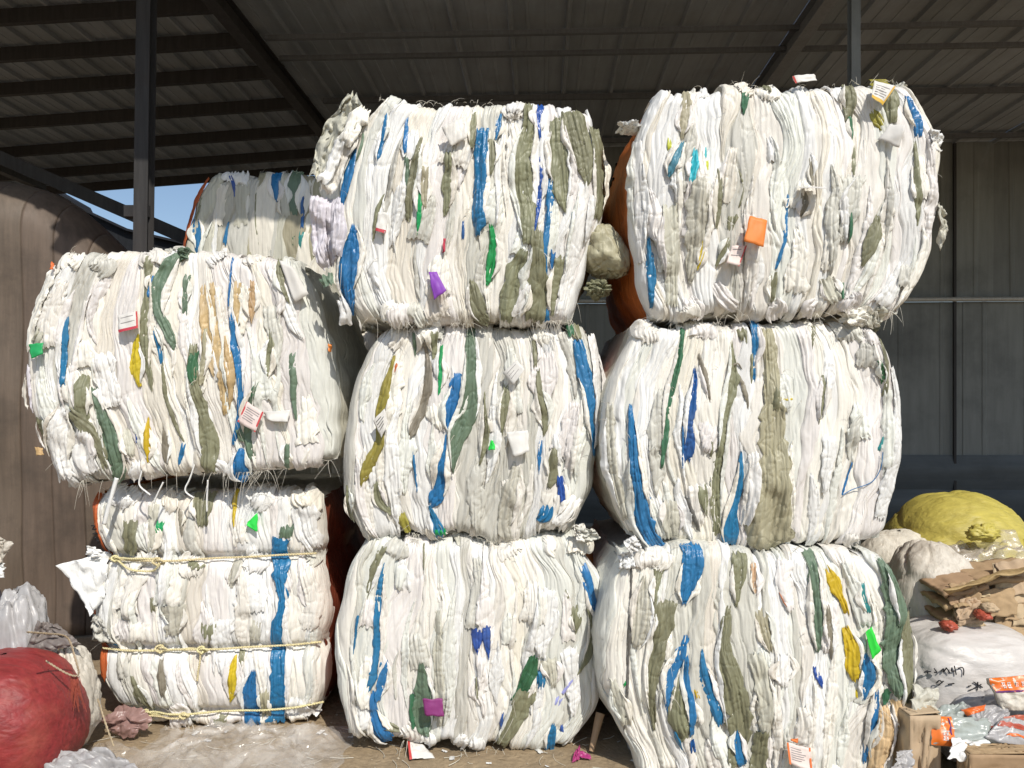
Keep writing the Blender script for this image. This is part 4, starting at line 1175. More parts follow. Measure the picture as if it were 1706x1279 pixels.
b.lump(170, 245, 100, 40, 0.08, 'w2', seed=56, label='white padding at the top of the orange end')
parts = []
E = b.endL
nv, nw = E.shape[:2]
def on_end(vv, ww):
    i = vv * (nv - 1); j = ww * (nw - 1)
    i0 = int(i); j0 = int(j); a, c = i - i0, j - j0
    return (E[i0, j0] * (1 - a) + E[i0 + 1, j0] * a) * (1 - c) + (E[i0, j0 + 1] * (1 - a) + E[i0 + 1, j0 + 1] * a) * c + np.array((-0.004, 0, 0))
for st in ([(0.20, 0.30), (0.20, 0.62)], [(0.20, 0.45), (0.27, 0.40)], [(0.27, 0.30), (0.27, 0.60)], [(0.29, 0.66), (0.22, 0.72), (0.29, 0.78)], [(0.21, 0.82), (0.27, 0.92)], [(0.27, 0.82), (0.21, 0.92)]):
    q = smooth_path(np.array(st), 10)
    parts.append(tube_data(np.array([on_end(x, y) for x, y in q]), 0.006, 5))
v, f = merge(parts); mesh_obj('printed_letters', v, f, card['ink'], b.root, label='black printed letters on the orange end')
b.fringe(260)
RTB = b
# --- left stack, bottom (tied with rope)
b = Bale('LB', (80, 780), 2.781, 3.54, 'bottom bale of the left stack tied by three yellow ropes',
    [(225, 110), (400, 100), (700, 120), (1000, 110), (1200, 110), (1250, 140)],
    [(215, 110), (188, 230), (215, 350), (250, 410), (215, 560), (190, 690), (216, 830), (235, 980), (285, 1100), (330, 1190)],
    [(1240, 130), (1270, 230), (1280, 370), (1240, 405), (1290, 520), (1310, 640), (1280, 770), (1260, 810), (1300, 900), (1280, 1020), (1250, 1140)],
    [(330, 1195), (500, 1195), (650, 1190), (900, 1195), (1100, 1190), (1250, 1145)], seed=17, pinch=(410, 830, 1130), nstrip=22, crush=2.2, rcol='S')
b.overlays(16, Wt); b.edges(22); b.edges(14, (0.27, 0.62))
b.add("""O 395 240 60 395 330 75 380 405 40; P 490 170 45 500 300 50 490 385 20; E 530 240 50 528 295 34; R 620 195 30 625 260 28 635 305 8; O 720 110 90 725 200 80 730 262 40; Y 868 100 20 870 200 18 875 268 6;
G 1100 265 75 1105 322 70; B 1085 325 95 1075 420 85 1080 500 65 1100 580 45 1100 640 40 1075 720 60 1070 800 70 1075 900 65 1080 1000 70 1070 1080 60 1055 1185 80;
B 965 925 25 945 1000 70 940 1090 90 945 1195 70; Y 880 858 15 868 930 52 870 1000 50 850 1082 12; O 905 835 25 905 895 20; O 400 955 15 430 1040 45 460 1110 38 480 1135 8;
R 545 870 30 545 960 45 550 1045 25; O 765 705 60 762 775 60; P 970 700 60 960 795 40; H 1010 1020 45 1010 1150 45; B 290 805 16 330 820 16; O 795 1150 70 800 1190 50; P 610 620 90 600 760 60;
w1 450 700 90 440 790 100; O 495 590 20 510 660 25; w2 1180 180 120 1200 300 110 1240 370 70; w2 1170 1060 90 1160 1150 140; w1 1200 460 60 1240 600 80 1210 740 70; P 890 420 50 860 540 25; O 700 430 80 690 450 50; D 840 375 30 835 385 10""")
b.add("Q 212 120 36 206 200 36 212 280 40 232 350 32 246 405 12; Q 205 640 14 204 700 28 212 770 40; Q 228 812 40 246 880 58 254 940 50 256 985 20", lips=False, bul=0.004)
parts = []
for st in ([(196, 268), (224, 262), (200, 286), (228, 280)], [(200, 306), (232, 300)], [(202, 324), (222, 318), (208, 338), (236, 332), (220, 350)]):
    q = smooth_path(np.array(st, float), 14) / b.scale + b.org
    parts.append(tube_data(b.place(q[:, 0], q[:, 1], b.grid.get(q[:, 0], q[:, 1]) + 0.002), 0.0032, 5))
v, f = merge(parts); mesh_obj('printed_letters', v, f, card['ink'], b.root, label='black printed letters on the orange fold')
b.tag([(940, 240), (984, 200), (986, 288), (936, 258)], 'neon', 'neon green triangle tag', (0.01, 0.02))
b.fringe(150); 
# ropes with knots and free ends
def on_bale(b, pts, lift=0.010):
    pts = np.array(pts, float)
    pts = smooth_path(pts, 60)
    q = pts / b.scale + b.org
    h = b.grid.get(q[:, 0], q[:, 1])
    k = 5; h = np.convolve(np.pad(h, k, mode='edge'), np.ones(2 * k + 1) / (2 * k + 1), 'valid')
    return b.place(q[:, 0], q[:, 1], h + lift)
RP = 'twisted yellow white rope'
for path in ([(255, 422), (310, 421), (540, 418), (800, 410), (1100, 398), (1245, 394)], [(255, 832), (400, 838), (600, 834), (900, 822), (1130, 812), (1265, 806)], [(330, 1140), (480, 1140), (660, 1136), (900, 1118), (1090, 1105), (1275, 1085)]):
    rope(on_bale(b, path), b.root, 0.0033, 0.024, 'rope', RP, label='yellow and white twisted rope')
for path in ([(310, 415), (440, 408), (550, 410)], [(330, 425), (400, 455), (480, 470), (530, 460), (555, 425)], [(480, 838), (600, 828), (740, 826)], [(725, 840), (722, 880), (712, 930), (708, 970)], [(400, 1132), (520, 1128), (660, 1130)], [(420, 1148), (540, 1150), (650, 1146)]):
    rope(on_bale(b, path, 0.016), b.root, 0.0031, 0.022, 'rope', RP)
def knot(b, x, y, r, seed):
    q = np.array([x, y], float) / b.scale + b.org
    h = float(b.grid.get(q[:1], q[1:])[0]) + 0.018
    c = b.place(q[0], q[1], h)
    t = np.linspace(0, 2 * np.pi * 2.0, 50)
    g = np.random.default_rng(seed)
    P = np.stack([r * 1.5 * np.cos(t) * (0.6 + 0.4 * np.cos(1.5 * t)), -r * 0.6 * np.sin(1.5 * t), r * np.sin(t) * (0.7 + 0.3 * np.sin(2.5 * t))], 1) + c
    rope(P, b.root, 0.0033, 0.02, 'knot', RP)
for x, y, r in ((318, 418, 0.016), (540, 420, 0.020), (535, 830, 0.020), (730, 830, 0.018), (450, 1140, 0.018), (640, 1138, 0.016)): knot(b, x, y, r, int(x))
# white flaps on the left side of the roped bale
flap(b, [(65, 440), (272, 388), (280, 560), (225, 672)], 'w2', 0.03, -0.02, 'white sack flap sticking out to the left', 3)
flap(b, [(190, 355), (275, 400), (270, 430), (180, 425)], 'w2', 0.0, -0.03, 'white sack corner folded up', 4)
flap(b, [(215, 670), (265, 690), (332, 800), (203, 802)], 'w6', 0.0, 0.03, 'cream sack flap between the ropes', 5)
LB = b
# --- left stack, top
b = Bale('LT', (0, 380), 2.842, 3.42, 'top bale of the left stack with a brown stained fold and two red edged labels',
    [(265, 130), (300, 120), (450, 130), (600, 115), (700, 112), (900, 112), (1090, 120), (1250, 135), (1400, 150)],
    [(265, 130), (200, 240), (150, 350), (105, 450), (92, 540), (100, 610), (95, 700), (100, 800), (135, 900), (185, 1000), (220, 1080), (255, 1180), (290, 1240)],
    [(1400, 150), (1470, 280), (1520, 400), (1560, 560), (1585, 750), (1592, 950), (1575, 1100)],
    [(290, 1235), (400, 1190), (540, 1200), (700, 1170), (900, 1155), (1100, 1155), (1300, 1145), (1575, 1095)], seed=18, rcol='P', depth=1.0, crush=1.5)  # right end is olive; its paler tone stands in for sunlight
b.overlays(16, Wt); b.edges(20)
b.add("""O 715 140 45 715 330 42 700 480 52 715 600 55 740 765 10; B 330 425 8 328 520 28 322 620 35 330 745 30; B 742 228 20 735 300 32 725 348 8; G 850 120 50 775 250 60 760 370 45 800 450 45 845 540 40 850 578 10;
G 890 225 35 890 330 30 890 412 25; B 740 392 10 745 425 14; B 745 445 15 755 500 16 775 560 26 785 645 20; Y 675 500 15 665 590 46 668 680 55 680 750 15; O 420 695 45 415 800 50 430 918 45;
G 470 755 25 490 830 45 530 950 72 560 1080 84 570 1180 70 530 1208 20; O 360 870 50 450 960 75 500 1060 60 510 1135 20; P 610 950 30 630 1040 50 635 1090 10; Y 712 895 10 715 980 32 712 1050 36 715 1105 10;
R 795 945 30 790 1040 45 800 1125 15; B 880 1015 30 868 1070 26 855 1115 8; D 662 975 12 660 1005 16; T 970 255 26 978 400 46 1000 540 56 1020 640 34 1030 705 8; T 1012 262 30 1035 430 62 1070 600 66 1085 740 56 1078 880 18; w5 1040 280 20 1055 420 44 1090 600 30 1110 740 16; T 1080 520 12 1110 640 44 1120 740 34 1100 850 10;
T 1130 262 36 1134 380 46 1130 480 16; w5 1165 255 40 1170 380 46 1160 500 20; T 1200 250 30 1205 350 38 1195 450 10; O 935 550 40 935 700 50 960 800 50 1000 930 72 1010 1080 85 1000 1155 60; K 940 590 40 935 690 52 950 745 20; H 985 480 25 990 600 40 980 740 20;
B 1103 145 15 1098 250 15 1092 375 10; B 1105 390 25 1118 480 36 1130 560 40 1155 660 38 1160 760 26 1150 900 32 1115 1025 18; O 1325 145 20 1335 240 36 1370 330 20 1385 362 5;
O 1290 465 8 1298 570 36 1285 650 25 1280 725 8; G 1390 580 30 1395 700 42 1390 800 28 1408 905 10; G 1235 735 15 1215 800 26 1190 870 32 1180 990 52 1200 1090 40; B 1160 1040 25 1150 1100 64 1150 1170 90 1160 1195 30;
G 1365 1015 20 1360 1135 26; O 790 640 12 800 780 22 840 930 22 880 1005 10; O 190 900 60 180 980 52 200 1060 30; W 330 850 70 280 950 110 270 1080 110 300 1190 90; W 420 960 70 400 1080 110 440 1160 90; W 500 600 110 530 720 130 550 850 90;
W 1010 130 120 1040 160 80; L 120 650 40 120 780 50 130 870 30; w1 250 180 70 180 340 80 140 480 60 130 580 40; G 1140 940 40 1160 1010 40; K 1220 740 14 1215 800 16; P 210 490 60 170 540 50""")
b.tag([(172, 555), (240, 545), (242, 600), (190, 622)], 'green', 'green card near the left edge', (0.01, 0.025))
b.tag([(592, 420), (682, 400), (695, 480), (604, 502)], 'white', 'white label with red right and lower borders', (0.01, 0.035), 0.01, edge=('red', 'rb'), lines=2)
b.tag([(1195, 820), (1272, 870), (1240, 962), (1158, 912)], 'pink', 'pinkish printed label tilted to the right with red ends', (0.01, 0.04), 0.008, edge=('red', 'lr'), lines=6)
b.tag([(1262, 870), (1390, 860), (1380, 915), (1290, 910)], 'white', 'white curled flap beside the printed label', (0.0, 0.03), 0.008)
b.tag([(1548, 546), (1565, 548), (1568, 584), (1552, 584)], 'orange', 'small orange tag near the right edge', (0.01, 0.015))
b.tag([(170, 1034), (205, 1040), (218, 1070), (186, 1076)], 'tan', 'tan card stub at the left edge', (0.03, 0.05))
b.tag([(1335, 160), (1400, 190), (1475, 320), (1410, 360)], 'white', 'flat white pouch at the upper right', (0.0, 0.02), 0.012)
b.tag([(255, 160), (265, 170), (262, 200), (248, 200)], 'orange', 'orange scrap at the upper left edge', (0.0, 0.01))
b.lump(770, 110, 150, 90, 0.07, 'w6', seed=61, rough=1.4, label='crumpled clear film on the top edge')
b.lump(860, 125, 70, 80, 0.06, 'G', seed=62, rough=1.3, label='crumpled grey green sack on the top edge')
b.fringe(260); b.fringe(70, (1.0,), 20, 60, u0=0.55, u1=0.85)
# torn tape ends hanging below this bale
for pth, w in (([(690, 1115), (668, 1185), (660, 1215), (690, 1240), (720, 1262)], 0), ([(935, 1095), (900, 1200), (872, 1240), (900, 1262), (925, 1275)], 0), ([(990, 1190), (985, 1280), (986, 1340)], 0), ([(560, 1180), (530, 1280), (500, 1400)], 0), ([(780, 1200), (750, 1260), (735, 1300)], 0)):
    q = np.array(pth, float) / b.scale + b.org
    q = smooth_path(q, 24)
    side = 2.2 if pth[0][0] != 560 else 7.0
    T = np.gradient(q, axis=0); T /= np.linalg.norm(T, axis=1)[:, None]
    rows = []
    for c in (-1, -0.3, 0.3, 1):
        rows.append(b.place(q[:, 0] - T[:, 1] * c * side / 2, q[:, 1] + T[:, 0] * c * side / 2, 0.012 + 0.006 * (1 - abs(c)) + 0 * q[:, 0]))
    o = grid_obj('tape_end', np.array(rows), SW['w2'], b.root, label='torn white tape end hanging below the bale')
    so = o.modifiers.new('thickness', 'SOLIDIFY'); so.thickness = 0.0015
LTB = b
# --- back row, left: shaded bale under the roof edge
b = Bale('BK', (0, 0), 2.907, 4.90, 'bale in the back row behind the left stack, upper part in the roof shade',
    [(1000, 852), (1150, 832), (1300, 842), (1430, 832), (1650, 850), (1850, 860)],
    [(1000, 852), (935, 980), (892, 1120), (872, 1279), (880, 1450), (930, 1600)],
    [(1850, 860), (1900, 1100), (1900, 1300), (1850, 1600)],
    [(930, 1600), (1300, 1610), (1850, 1600)], seed=19, fine=0.75, tones=('w6', 'P', 'w5', 'w6', 'P', 'H'), group='bales of waste woven sacks in the back row')  # greyer tones: partly its thin grey sacks, partly roof shade painted in
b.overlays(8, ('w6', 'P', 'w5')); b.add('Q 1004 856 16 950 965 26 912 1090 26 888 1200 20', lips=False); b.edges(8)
b.add("""D 1120 855 15 1140 900 22 1140 952 5; B 1335 845 52 1345 920 42 1350 990 10; G 1440 825 60 1430 920 64 1430 1045 30; D 1475 880 30 1470 1110 20; B 955 1060 30 965 1150 58 970 1215 40;
B 1110 1080 10 1095 1185 20; K 1435 1110 25 1430 1185 22; Z 1470 1120 25 1455 1200 28; O 985 960 14 955 1060 10; O 1245 940 8 1250 1100 12 1265 1210 10; P 1380 900 40 1390 1060 40; P 1180 900 60 1180 1100 70; w5 1080 900 50 1060 1100 50""")
b.fringe(60)
BK = b
def back_bale(x0, x1, y0, y1, D, label, seed, **k):
    mid = (y0 + y1) / 2
    bb = Bale('back', (0, 0), 1.0, D, label, [(x0 + 25, y0), ((x0 + x1) / 2, y0 - 5), (x1 - 25, y0)], [(x0 + 25, y0), (x0, mid), (x0 + 25, y1)],
              [(x1 - 25, y0), (x1, mid), (x1 - 25, y1)], [(x0 + 25, y1), ((x0 + x1) / 2, y1 + 4), (x1 - 25, y1)], seed=seed, fine=0.5, nstrip=14,
              group='bales of waste woven sacks in the back row', **k)
    return bb
back_bale(300, 650, 556, 800, 4.9, 'dim upper bale in the back row, in the gap right of the left stack', 71)
back_bale(300, 650, 806, 1052, 4.9, 'dim bale on the ground in the back row behind the left stack', 72)
# ------------------------------------------------------------------ loose things at both sides
def blob(center, size, seed, rough=0.4, folds=0.0, pw=2.4, nr=60, nc=90, flat=0.0, axisfold='x'):
    """a filled sack: superellipsoid with folds running to its tied ends"""
    th = np.linspace(0.02, np.pi - 0.02, nr)[:, None]; ph = np.linspace(0, 2 * np.pi, nc, endpoint=False)[None, :]
    sp = lambda a: np.sign(a) * np.abs(a) ** (2 / pw)
    d = np.stack([sp(np.sin(th)) * sp(np.cos(ph)), sp(np.sin(th)) * sp(np.sin(ph)), sp(np.cos(th)) + 0 * ph], -1)
    n = d / np.linalg.norm(d, axis=-1)[..., None]
    p = n * 2.0
    r = 1 + rough * (0.14 * gn(p[..., 0] + seed, p[..., 2] + p[..., 1] * 0.7, seed) + 0.05 * crumple(p[..., 0] * 1.3 + p[..., 1], p[..., 2] * 1.3, seed + 2))
    if folds:
        a = np.arctan2(d[..., 2], d[..., 1])
        r = r + folds * (billow(a * 3.2, p[..., 0] * 0.9, seed + 4) - 0.5) * 0.10 + folds * 0.03 * (billow(a * 9, p[..., 0] * 1.4, seed + 5) - 0.5)
    r = r - 0.035 * rough * 4 * groove(p[..., 0] * 0.55 + p[..., 2] * 0.5 + seed, p[..., 1] * 0.5 - p[..., 2] * 0.25, seed + 7, 0.07) - 0.06 * rough * groove(p[..., 0] * 1.1 - p[..., 2] * 0.8, p[..., 1] * 0.9 + p[..., 2] * 0.4, seed + 8, 0.08)
    P = d * r[..., None] * np.array(size)
    P[..., 0] *= 1 + 0.14 * np.clip(-d[..., 2], -0.6, 1); P[..., 1] *= 1 + 0.10 * np.clip(-d[..., 2], -0.6, 1)
    P = P + np.array(center)
    P[..., 2] = np.maximum(P[..., 2], 0.0)
    return P
def sheet(c4, mname, name, parent=None, n=26, amp=0.02, freq=3.0, seed=1, thick=0.002, wob=0.0):
    q = [np.array(p, float) for p in c4]
    A, B = np.meshgrid(np.linspace(0, 1, n), np.linspace(0, 1, n), indexing='xy')
    P = (q[0] * (1 - A)[..., None] + q[1] * A[..., None]) * (1 - B)[..., None] + (q[3] * (1 - A)[..., None] + q[2] * A[..., None]) * B[..., None]
    nrm = np.cross(q[1] - q[0], q[3] - q[0]); nrm /= np.linalg.norm(nrm)
    P = P + nrm * (amp * (crumple(A * freq, B * freq, seed) + 0.8 * gn(A * freq * 0.6, B * freq * 0.6, seed + 1)))[..., None]
    P[..., 0] += wob * gn(B * 4, A * 4, seed + 3); P[..., 2] += wob * gn(B * 4 + 5, A * 4, seed + 4)
    o = grid_obj(name, P, mname, parent)
    s = o.modifiers.new('thickness', 'SOLIDIFY'); s.thickness = thick
    return o
def own(name, P, m, label, cat, group=None):
    """a thing that is one mesh, with its origin at its base"""
    c = P.reshape(-1, 3).mean(0); c[2] = P[..., 2].min()
    o = grid_obj(name, P - c, m, None, wrap=True)
    o.location = c
    return setp(o, label, cat, group)
redm = mat('faded red woven plastic', (0.26, 0.040, 0.030), rough=0.5, var=0.25, bumpdist=0.005, crush=0.12, bump=0.8, stretch=(0.2, 1, 1), scale=45, dirt=0.5, dirtcol=(0.42, 0.13, 0.08), blotch=4)
yelm = mat('yellow green woven plastic', (0.46, 0.385, 0.085), rough=0.5, var=0.16, bumpdist=0.005, crush=0.12, bump=0.8, stretch=(0.2, 1, 1), scale=50, dirt=0.35, dirtcol=(0.34, 0.28, 0.07), blotch=5)
wsack = mat('dull white woven plastic', (0.62, 0.58, 0.50), rough=0.5, var=0.12, bumpdist=0.005, crush=0.12, bump=0.8, stretch=(1, 1, 0.3), scale=60, dirt=0.5, dirtcol=(0.40, 0.34, 0.25))
kraft = mat('brown kraft paper', (0.40, 0.28, 0.165), rough=0.8, var=0.07, bump=0.3, stretch=(1, 1, 1), scale=30, dirt=0.22, dirtcol=(0.25, 0.17, 0.10), spec=0.2)
kraft2 = mat('pale kraft paper', (0.50, 0.385, 0.25), rough=0.8, var=0.07, bump=0.3, stretch=(1, 1, 1), scale=30, dirt=0.22, dirtcol=(0.3, 0.22, 0.14), spec=0.2)
orp = mat('orange printed film', (0.70, 0.13, 0.02), rough=0.35, var=0.06, bump=0.3, dirt=0.1, spec=0.5)
whp = mat('white glossy print', (0.75, 0.73, 0.70), rough=0.4, var=0.04, bump=0.1, rnd=0.02)
prp = mat('dark purple print', (0.10, 0.02, 0.12), rough=0.4, var=0.04, bump=0, rnd=0.02)
redp = mat('dull red print', (0.40, 0.08, 0.05), rough=0.4, var=0.1, bump=0.2)

def clear_film(name, col=(0.86, 0.82, 0.76), op=0.24, rough=0.09):
    m = bpy.data.materials.new(name); m.use_nodes = True
    N = m.node_tree.nodes; L = m.node_tree.links; N.clear()
    out = N.new('ShaderNodeOutputMaterial'); p = N.new('ShaderNodeBsdfPrincipled'); t = N.new('ShaderNodeBsdfTransparent'); ms = N.new('ShaderNodeMixShader')
    p.inputs['Base Color'].default_value = (*col, 1); p.inputs['Roughness'].default_value = rough; p.inputs['Specular IOR Level'].default_value = 1.0
    tc = N.new('ShaderNodeTexCoord'); n = N.new('ShaderNodeTexNoise'); n.inputs['Scale'].default_value = 22; n.inputs['Detail'].default_value = 6; n.inputs['Distortion'].default_value = 1.2
    b = N.new('ShaderNodeBump'); b.inputs['Strength'].default_value = 0.9; b.inputs['Distance'].default_value = 0.006
    L.new(tc.outputs['Object'], n.inputs['Vector']); L.new(n.outputs['Fac'], b.inputs['Height']); L.new(b.outputs[0], p.inputs['Normal'])
    n2 = N.new('ShaderNodeTexNoise'); n2.inputs['Scale'].default_value = 9; n2.inputs['Detail'].default_value = 5
    L.new(tc.outputs['Object'], n2.inputs['Vector'])
    mr = N.new('ShaderNodeMapRange'); mr.inputs['From Min'].default_value = 0.35; mr.inputs['From Max'].default_value = 0.7
    mr.inputs['To Min'].default_value = op * 0.45; mr.inputs['To Max'].default_value = op * 1.6
    L.new(n2.outputs['Fac'], mr.inputs['Value']); L.new(mr.outputs[0], ms.inputs[0])
    L.new(t.outputs[0], ms.inputs[1]); L.new(p.outputs[0], ms.inputs[2]); L.new(ms.outputs[0], out.inputs[0])
    return m
film = clear_film('clear crinkled film')
filmg = clear_film('dull clear film', (0.62, 0.56, 0.48), 0.30, 0.2)

# ---- left: red sack, plastic bags, film
c = at(-16, 1214, 2.95)
red = thing('red_sack', (c.x, c.y, 0), 'bulging faded red woven sack at the lower left corner', 'sack')
P = blob((c.x - 0.03, c.y + 0.12, c.z - 0.01), (0.29, 0.28, 0.262), 5, 0.10, 0.22, 2.5)
grid_obj('sack_body', P, redm, red, wrap=True)
def surf_y(P, x, z):
    """front surface (smallest y) of a grid near x, z"""
    Q = P.reshape(-1, 3); d = (Q[:, 0] - x) ** 2 + (Q[:, 2] - z) ** 2
    i = np.argsort(d)[:12]
    return Q[i, 1].min()
for pth in ([(18, 1060), (34, 1095), (52, 1150), (59, 1172), (48, 1174), (26, 1160), (-10, 1142)], [(88, 1210), (98, 1240), (106, 1262), (118, 1295)]):
    pts = []
    for (px_, py_) in pth:
        p = at(px_, py_, 2.75); pts.append((p.x * 0.985, surf_y(P, p.x, p.z) - 0.012 if p.z < 0.62 else p.y + 0.05, p.z))
    o = rope(np.array(pts), red, 0.0024, 0.03, 'tie_cord', mat('tan cord', (0.42, 0.33, 0.22), rough=0.7, var=0.2, bump=0.2), label='tan cord looped over the red sack')
parts = []
for i in range(40):
    p = at(random.uniform(46, 66), 1172 + random.uniform(-4, 4), 2.75)
    y = surf_y(P, p.x, p.z) - 0.004; ln = random.uniform(0.05, 0.13); dx = random.uniform(-0.01, 0.02)
    parts.append(tube_data(np.array([(p.x, y, p.z), (p.x + dx, y - 0.004, p.z - ln * 0.5), (p.x + 2 * dx, y - 0.002, p.z - ln)]), 0.0012, 3))
v, f = merge(parts); o = mesh_obj('frayed_threads', v, f, mat('red thread', (0.35, 0.07, 0.05), rough=0.6, bump=0), red); o['kind'] = 'stuff'
c = at(98, 1120, 3.2)
P = blob((c.x, c.y + 0.08, c.z - 0.14), (0.11, 0.12, 0.225), 9, 0.7, 0.5, 2.2); own('cream_sack', P, wsack, 'cream crumpled sack squeezed between the red sack and the roped bale', 'sack')
c = at(25, 1030, 3.25)
P = blob((c.x - 0.02, c.y + 0.05, c.z - 0.30), (0.15, 0.14, 0.40), 12, 0.8, 0.08, 2.6); own('plastic_bag', P, greyb, 'grey translucent plastic bag bulging above the red sack', 'bag')
o = sheet([at(62, 1035, 3.22), at(95, 1040, 3.25), at(136, 1074, 3.2), at(40, 1092, 3.2)], mat('grey brown plastic', (0.22, 0.19, 0.17), rough=0.45, var=0.12, bump=0.5, trans=0.1), 'plastic_sheet', amp=0.02, seed=4)
setp(o, 'grey brown plastic sheet pointing right beside the plastic bag', 'sheet')
o = sheet([at(-40, 880, 3.3), at(2, 896, 3.3), at(22, 905, 3.28), at(-6, 948, 3.3)], wsack, 'paper_scrap', amp=0.012, seed=6)
setp(o, 'crumpled pale paper scrap at the left picture edge', 'scrap')
o = sheet([at(-30, 930, 3.32), at(6, 938, 3.30), at(4, 962, 3.28), at(-30, 965, 3.3)], SW['w2'], 'paper_scrap', amp=0.014, seed=8)
setp(o, 'small white crumpled scrap under the pale paper at the left picture edge', 'scrap')
# stack of things beneath those scraps so that they rest on something
P = blob((at(-115, 1000, 3.45).x, 3.5, 0.42), (0.25, 0.2, 0.50), 15, 0.4, 0.08, 2.5); own('plastic_bag', P, greyb, 'tall dull plastic bag cut by the left picture edge under the paper scraps', 'bag')
# clear film heap on the ground
def film_heap(x0, x1, y0, y1, hgt, m, label, seed, nx=130, ny=70):
    xs = np.linspace(x0, x1, nx); ys = np.linspace(y0, y1, ny)
    X, Y = np.meshgrid(xs, ys, indexing='xy')
    U = (X - x0) / (x1 - x0); V = (Y - y0) / (y1 - y0)
    e = np.clip(np.minimum(np.minimum(U, 1 - U) * 5, np.minimum(V, 1 - V) * 4), 0, 1)
    Z = ground_z(X, Y) + 0.006 + hgt * e * (0.30 + 0.35 * gn(X * 3, Y * 4, seed) + 0.45 * (0.5 + 0.5 * crumple(X * 3.5, Y * 5, seed + 1)) + 0.22 * crumple(X * 9, Y * 12, seed + 2)) * (0.45 + 0.75 * V)
    Z = np.maximum(Z, ground_z(X, Y) + 0.004)
    X = X + 0.05 * gn(Y * 6, X * 3, seed + 5) * (1 - e); Y = Y + 0.06 * gn(X * 5, Y * 3, seed + 6)
    P = np.stack([X, Y, Z], -1); c = P.reshape(-1, 3).mean(0); c[2] = Z.min()
    o = grid_obj('clear_film', P - c, m); o.location = c
    setp(o, label, 'film')
film_heap(-1.62, -0.72, 3.02, 3.52, 0.11, film, 'clear crinkled plastic film lying along the foot of the roped bale', 31)
film_heap(-1.85, -1.15, 2.86, 3.30, 0.10, filmg, 'dull clear plastic film heaped beside the red sack', 32, 70, 40)
c = at(208, 1190, 3.40)
V, f = crushed((0.10, 0.05, 0.06), 41, 0.9); o = mesh_obj('pink_plastic_film', V + np.array((c.x, c.y, 0.07)) - np.array((c.x, c.y, 0)), f, mat('dusty pink plastic', (0.42, 0.27, 0.23), rough=0.3, var=0.15, bump=0.6, trans=0.3)); o.location = (c.x, c.y, 0)
setp(o, 'dusty pink crumpled plastic film left of the lowest rope', 'film')
o = sheet([at(75, 1248, 2.98), at(185, 1250, 3.0), at(240, 1292, 2.9), at(70, 1292, 2.88)], greyb, 'plastic_sheet', amp=0.03, seed=14)
setp(o, 'whitish plastic sheet on the ground below the red sack', 'sheet')
# scraps in front of the middle stack
p = at(965, 1254, 3.22)
sc1 = thing('pink_scrap', (p.x, p.y, 0), 'magenta plastic scrap on the earth in front of the middle stack', 'scrap')
mag = mat('magenta plastic', (0.36, 0.035, 0.15), rough=0.4, var=0.2, bump=0.5)
z0 = float(ground_z(np.array([p.x]), np.array([p.y]))[0])
sheet([(p.x - 0.035, p.y - 0.03, z0 + 0.004), (p.x + 0.0, p.y - 0.02, z0 + 0.012), (p.x + 0.006, p.y + 0.03, z0 + 0.045), (p.x - 0.012, p.y + 0.03, z0 + 0.03)], mag, 'scrap_body', sc1, 14, 0.008, 3, 21)
sheet([(p.x - 0.01, p.y - 0.01, z0 + 0.02), (p.x + 0.05, p.y - 0.012, z0 + 0.008), (p.x + 0.046, p.y + 0.012, z0 + 0.016), (p.x - 0.003, p.y + 0.024, z0 + 0.035)], mag, 'scrap_arm', sc1, 12, 0.006, 3, 22)
p = at(702, 1240, 3.26); z0 = float(ground_z(np.array([p.x]), np.array([p.y]))[0])
o = sheet([(p.x - 0.06, p.y + 0.05, z0 + 0.05), (p.x + 0.0, p.y + 0.06, z0 + 0.03), (p.x + 0.06, p.y - 0.01, z0 + 0.006), (p.x - 0.04, p.y - 0.03, z0 + 0.008)], card['white'], 'white_card', None, 12, 0.005, 2, 23)
setp(o, 'white card with a red edge lying against the foot of the middle stack', 'card')
e = sheet([(p.x - 0.066, p.y + 0.046, z0 + 0.052), (p.x - 0.056, p.y + 0.047, z0 + 0.050), (p.x - 0.036, p.y - 0.034, z0 + 0.010), (p.x - 0.046, p.y - 0.036, z0 + 0.010)], card['red'], 'red_edge', o, 8, 0.001, 2, 24)
# brown roll leaning at the right foot of the middle stack
a = at(985, 1232, 3.28); bq = at(1000, 1188, 3.34)
pts = np.linspace((a.x, a.y, 0.005), (bq.x, bq.y, bq.z), 12)
v, f = tube_data(pts, 0.020, 12, np.linspace(0.55, 1.0, 12)); o = mesh_obj('paper_roll', v, f, kraft); setp(o, 'small brown paper roll leaning at the right foot of the middle stack', 'roll')

# ---- right: yellow sacks, white sacks, kraft paper, printed sacks, box
c = at(1612, 900, 4.25)
ys = thing('yellow_sack', (c.x, c.y, 0), 'big yellow green woven sack at the right behind the white sack', 'sack')
P = blob((c.x, c.y + 0.1, 0.52), (0.43, 0.42, 0.475), 55, 0.25, 0.15, 2.3)
grid_obj('sack_body', P, yelm, ys, wrap=True)
grid_obj('gathered_mouth', blob((at(1618, 880, 4.0).x, 3.90, at(1618, 884, 3.95).z), (0.08, 0.05, 0.045), 56, 1.6, 1.6, 2.0, 30, 44), yelm, ys, wrap=True)
c = at(1700, 935, 3.95)
P = blob((c.x + 0.12, c.y + 0.12, 0.40), (0.24, 0.25, 0.38), 58, 0.4, 0.5, 2.2); own('yellow_sack', P, yelm, 'smaller bright yellow sack lower down at the right picture edge', 'sack')
o = sheet([at(1575, 915, 3.98), at(1690, 880, 3.94), at(1712, 925, 3.8), at(1590, 945, 3.8)], filmg, 'plastic_sheet', amp=0.03, seed=60)
setp(o, 'dull clear film draped over the front of the big yellow sack', 'sheet')
c = at(1520, 935, 4.15)
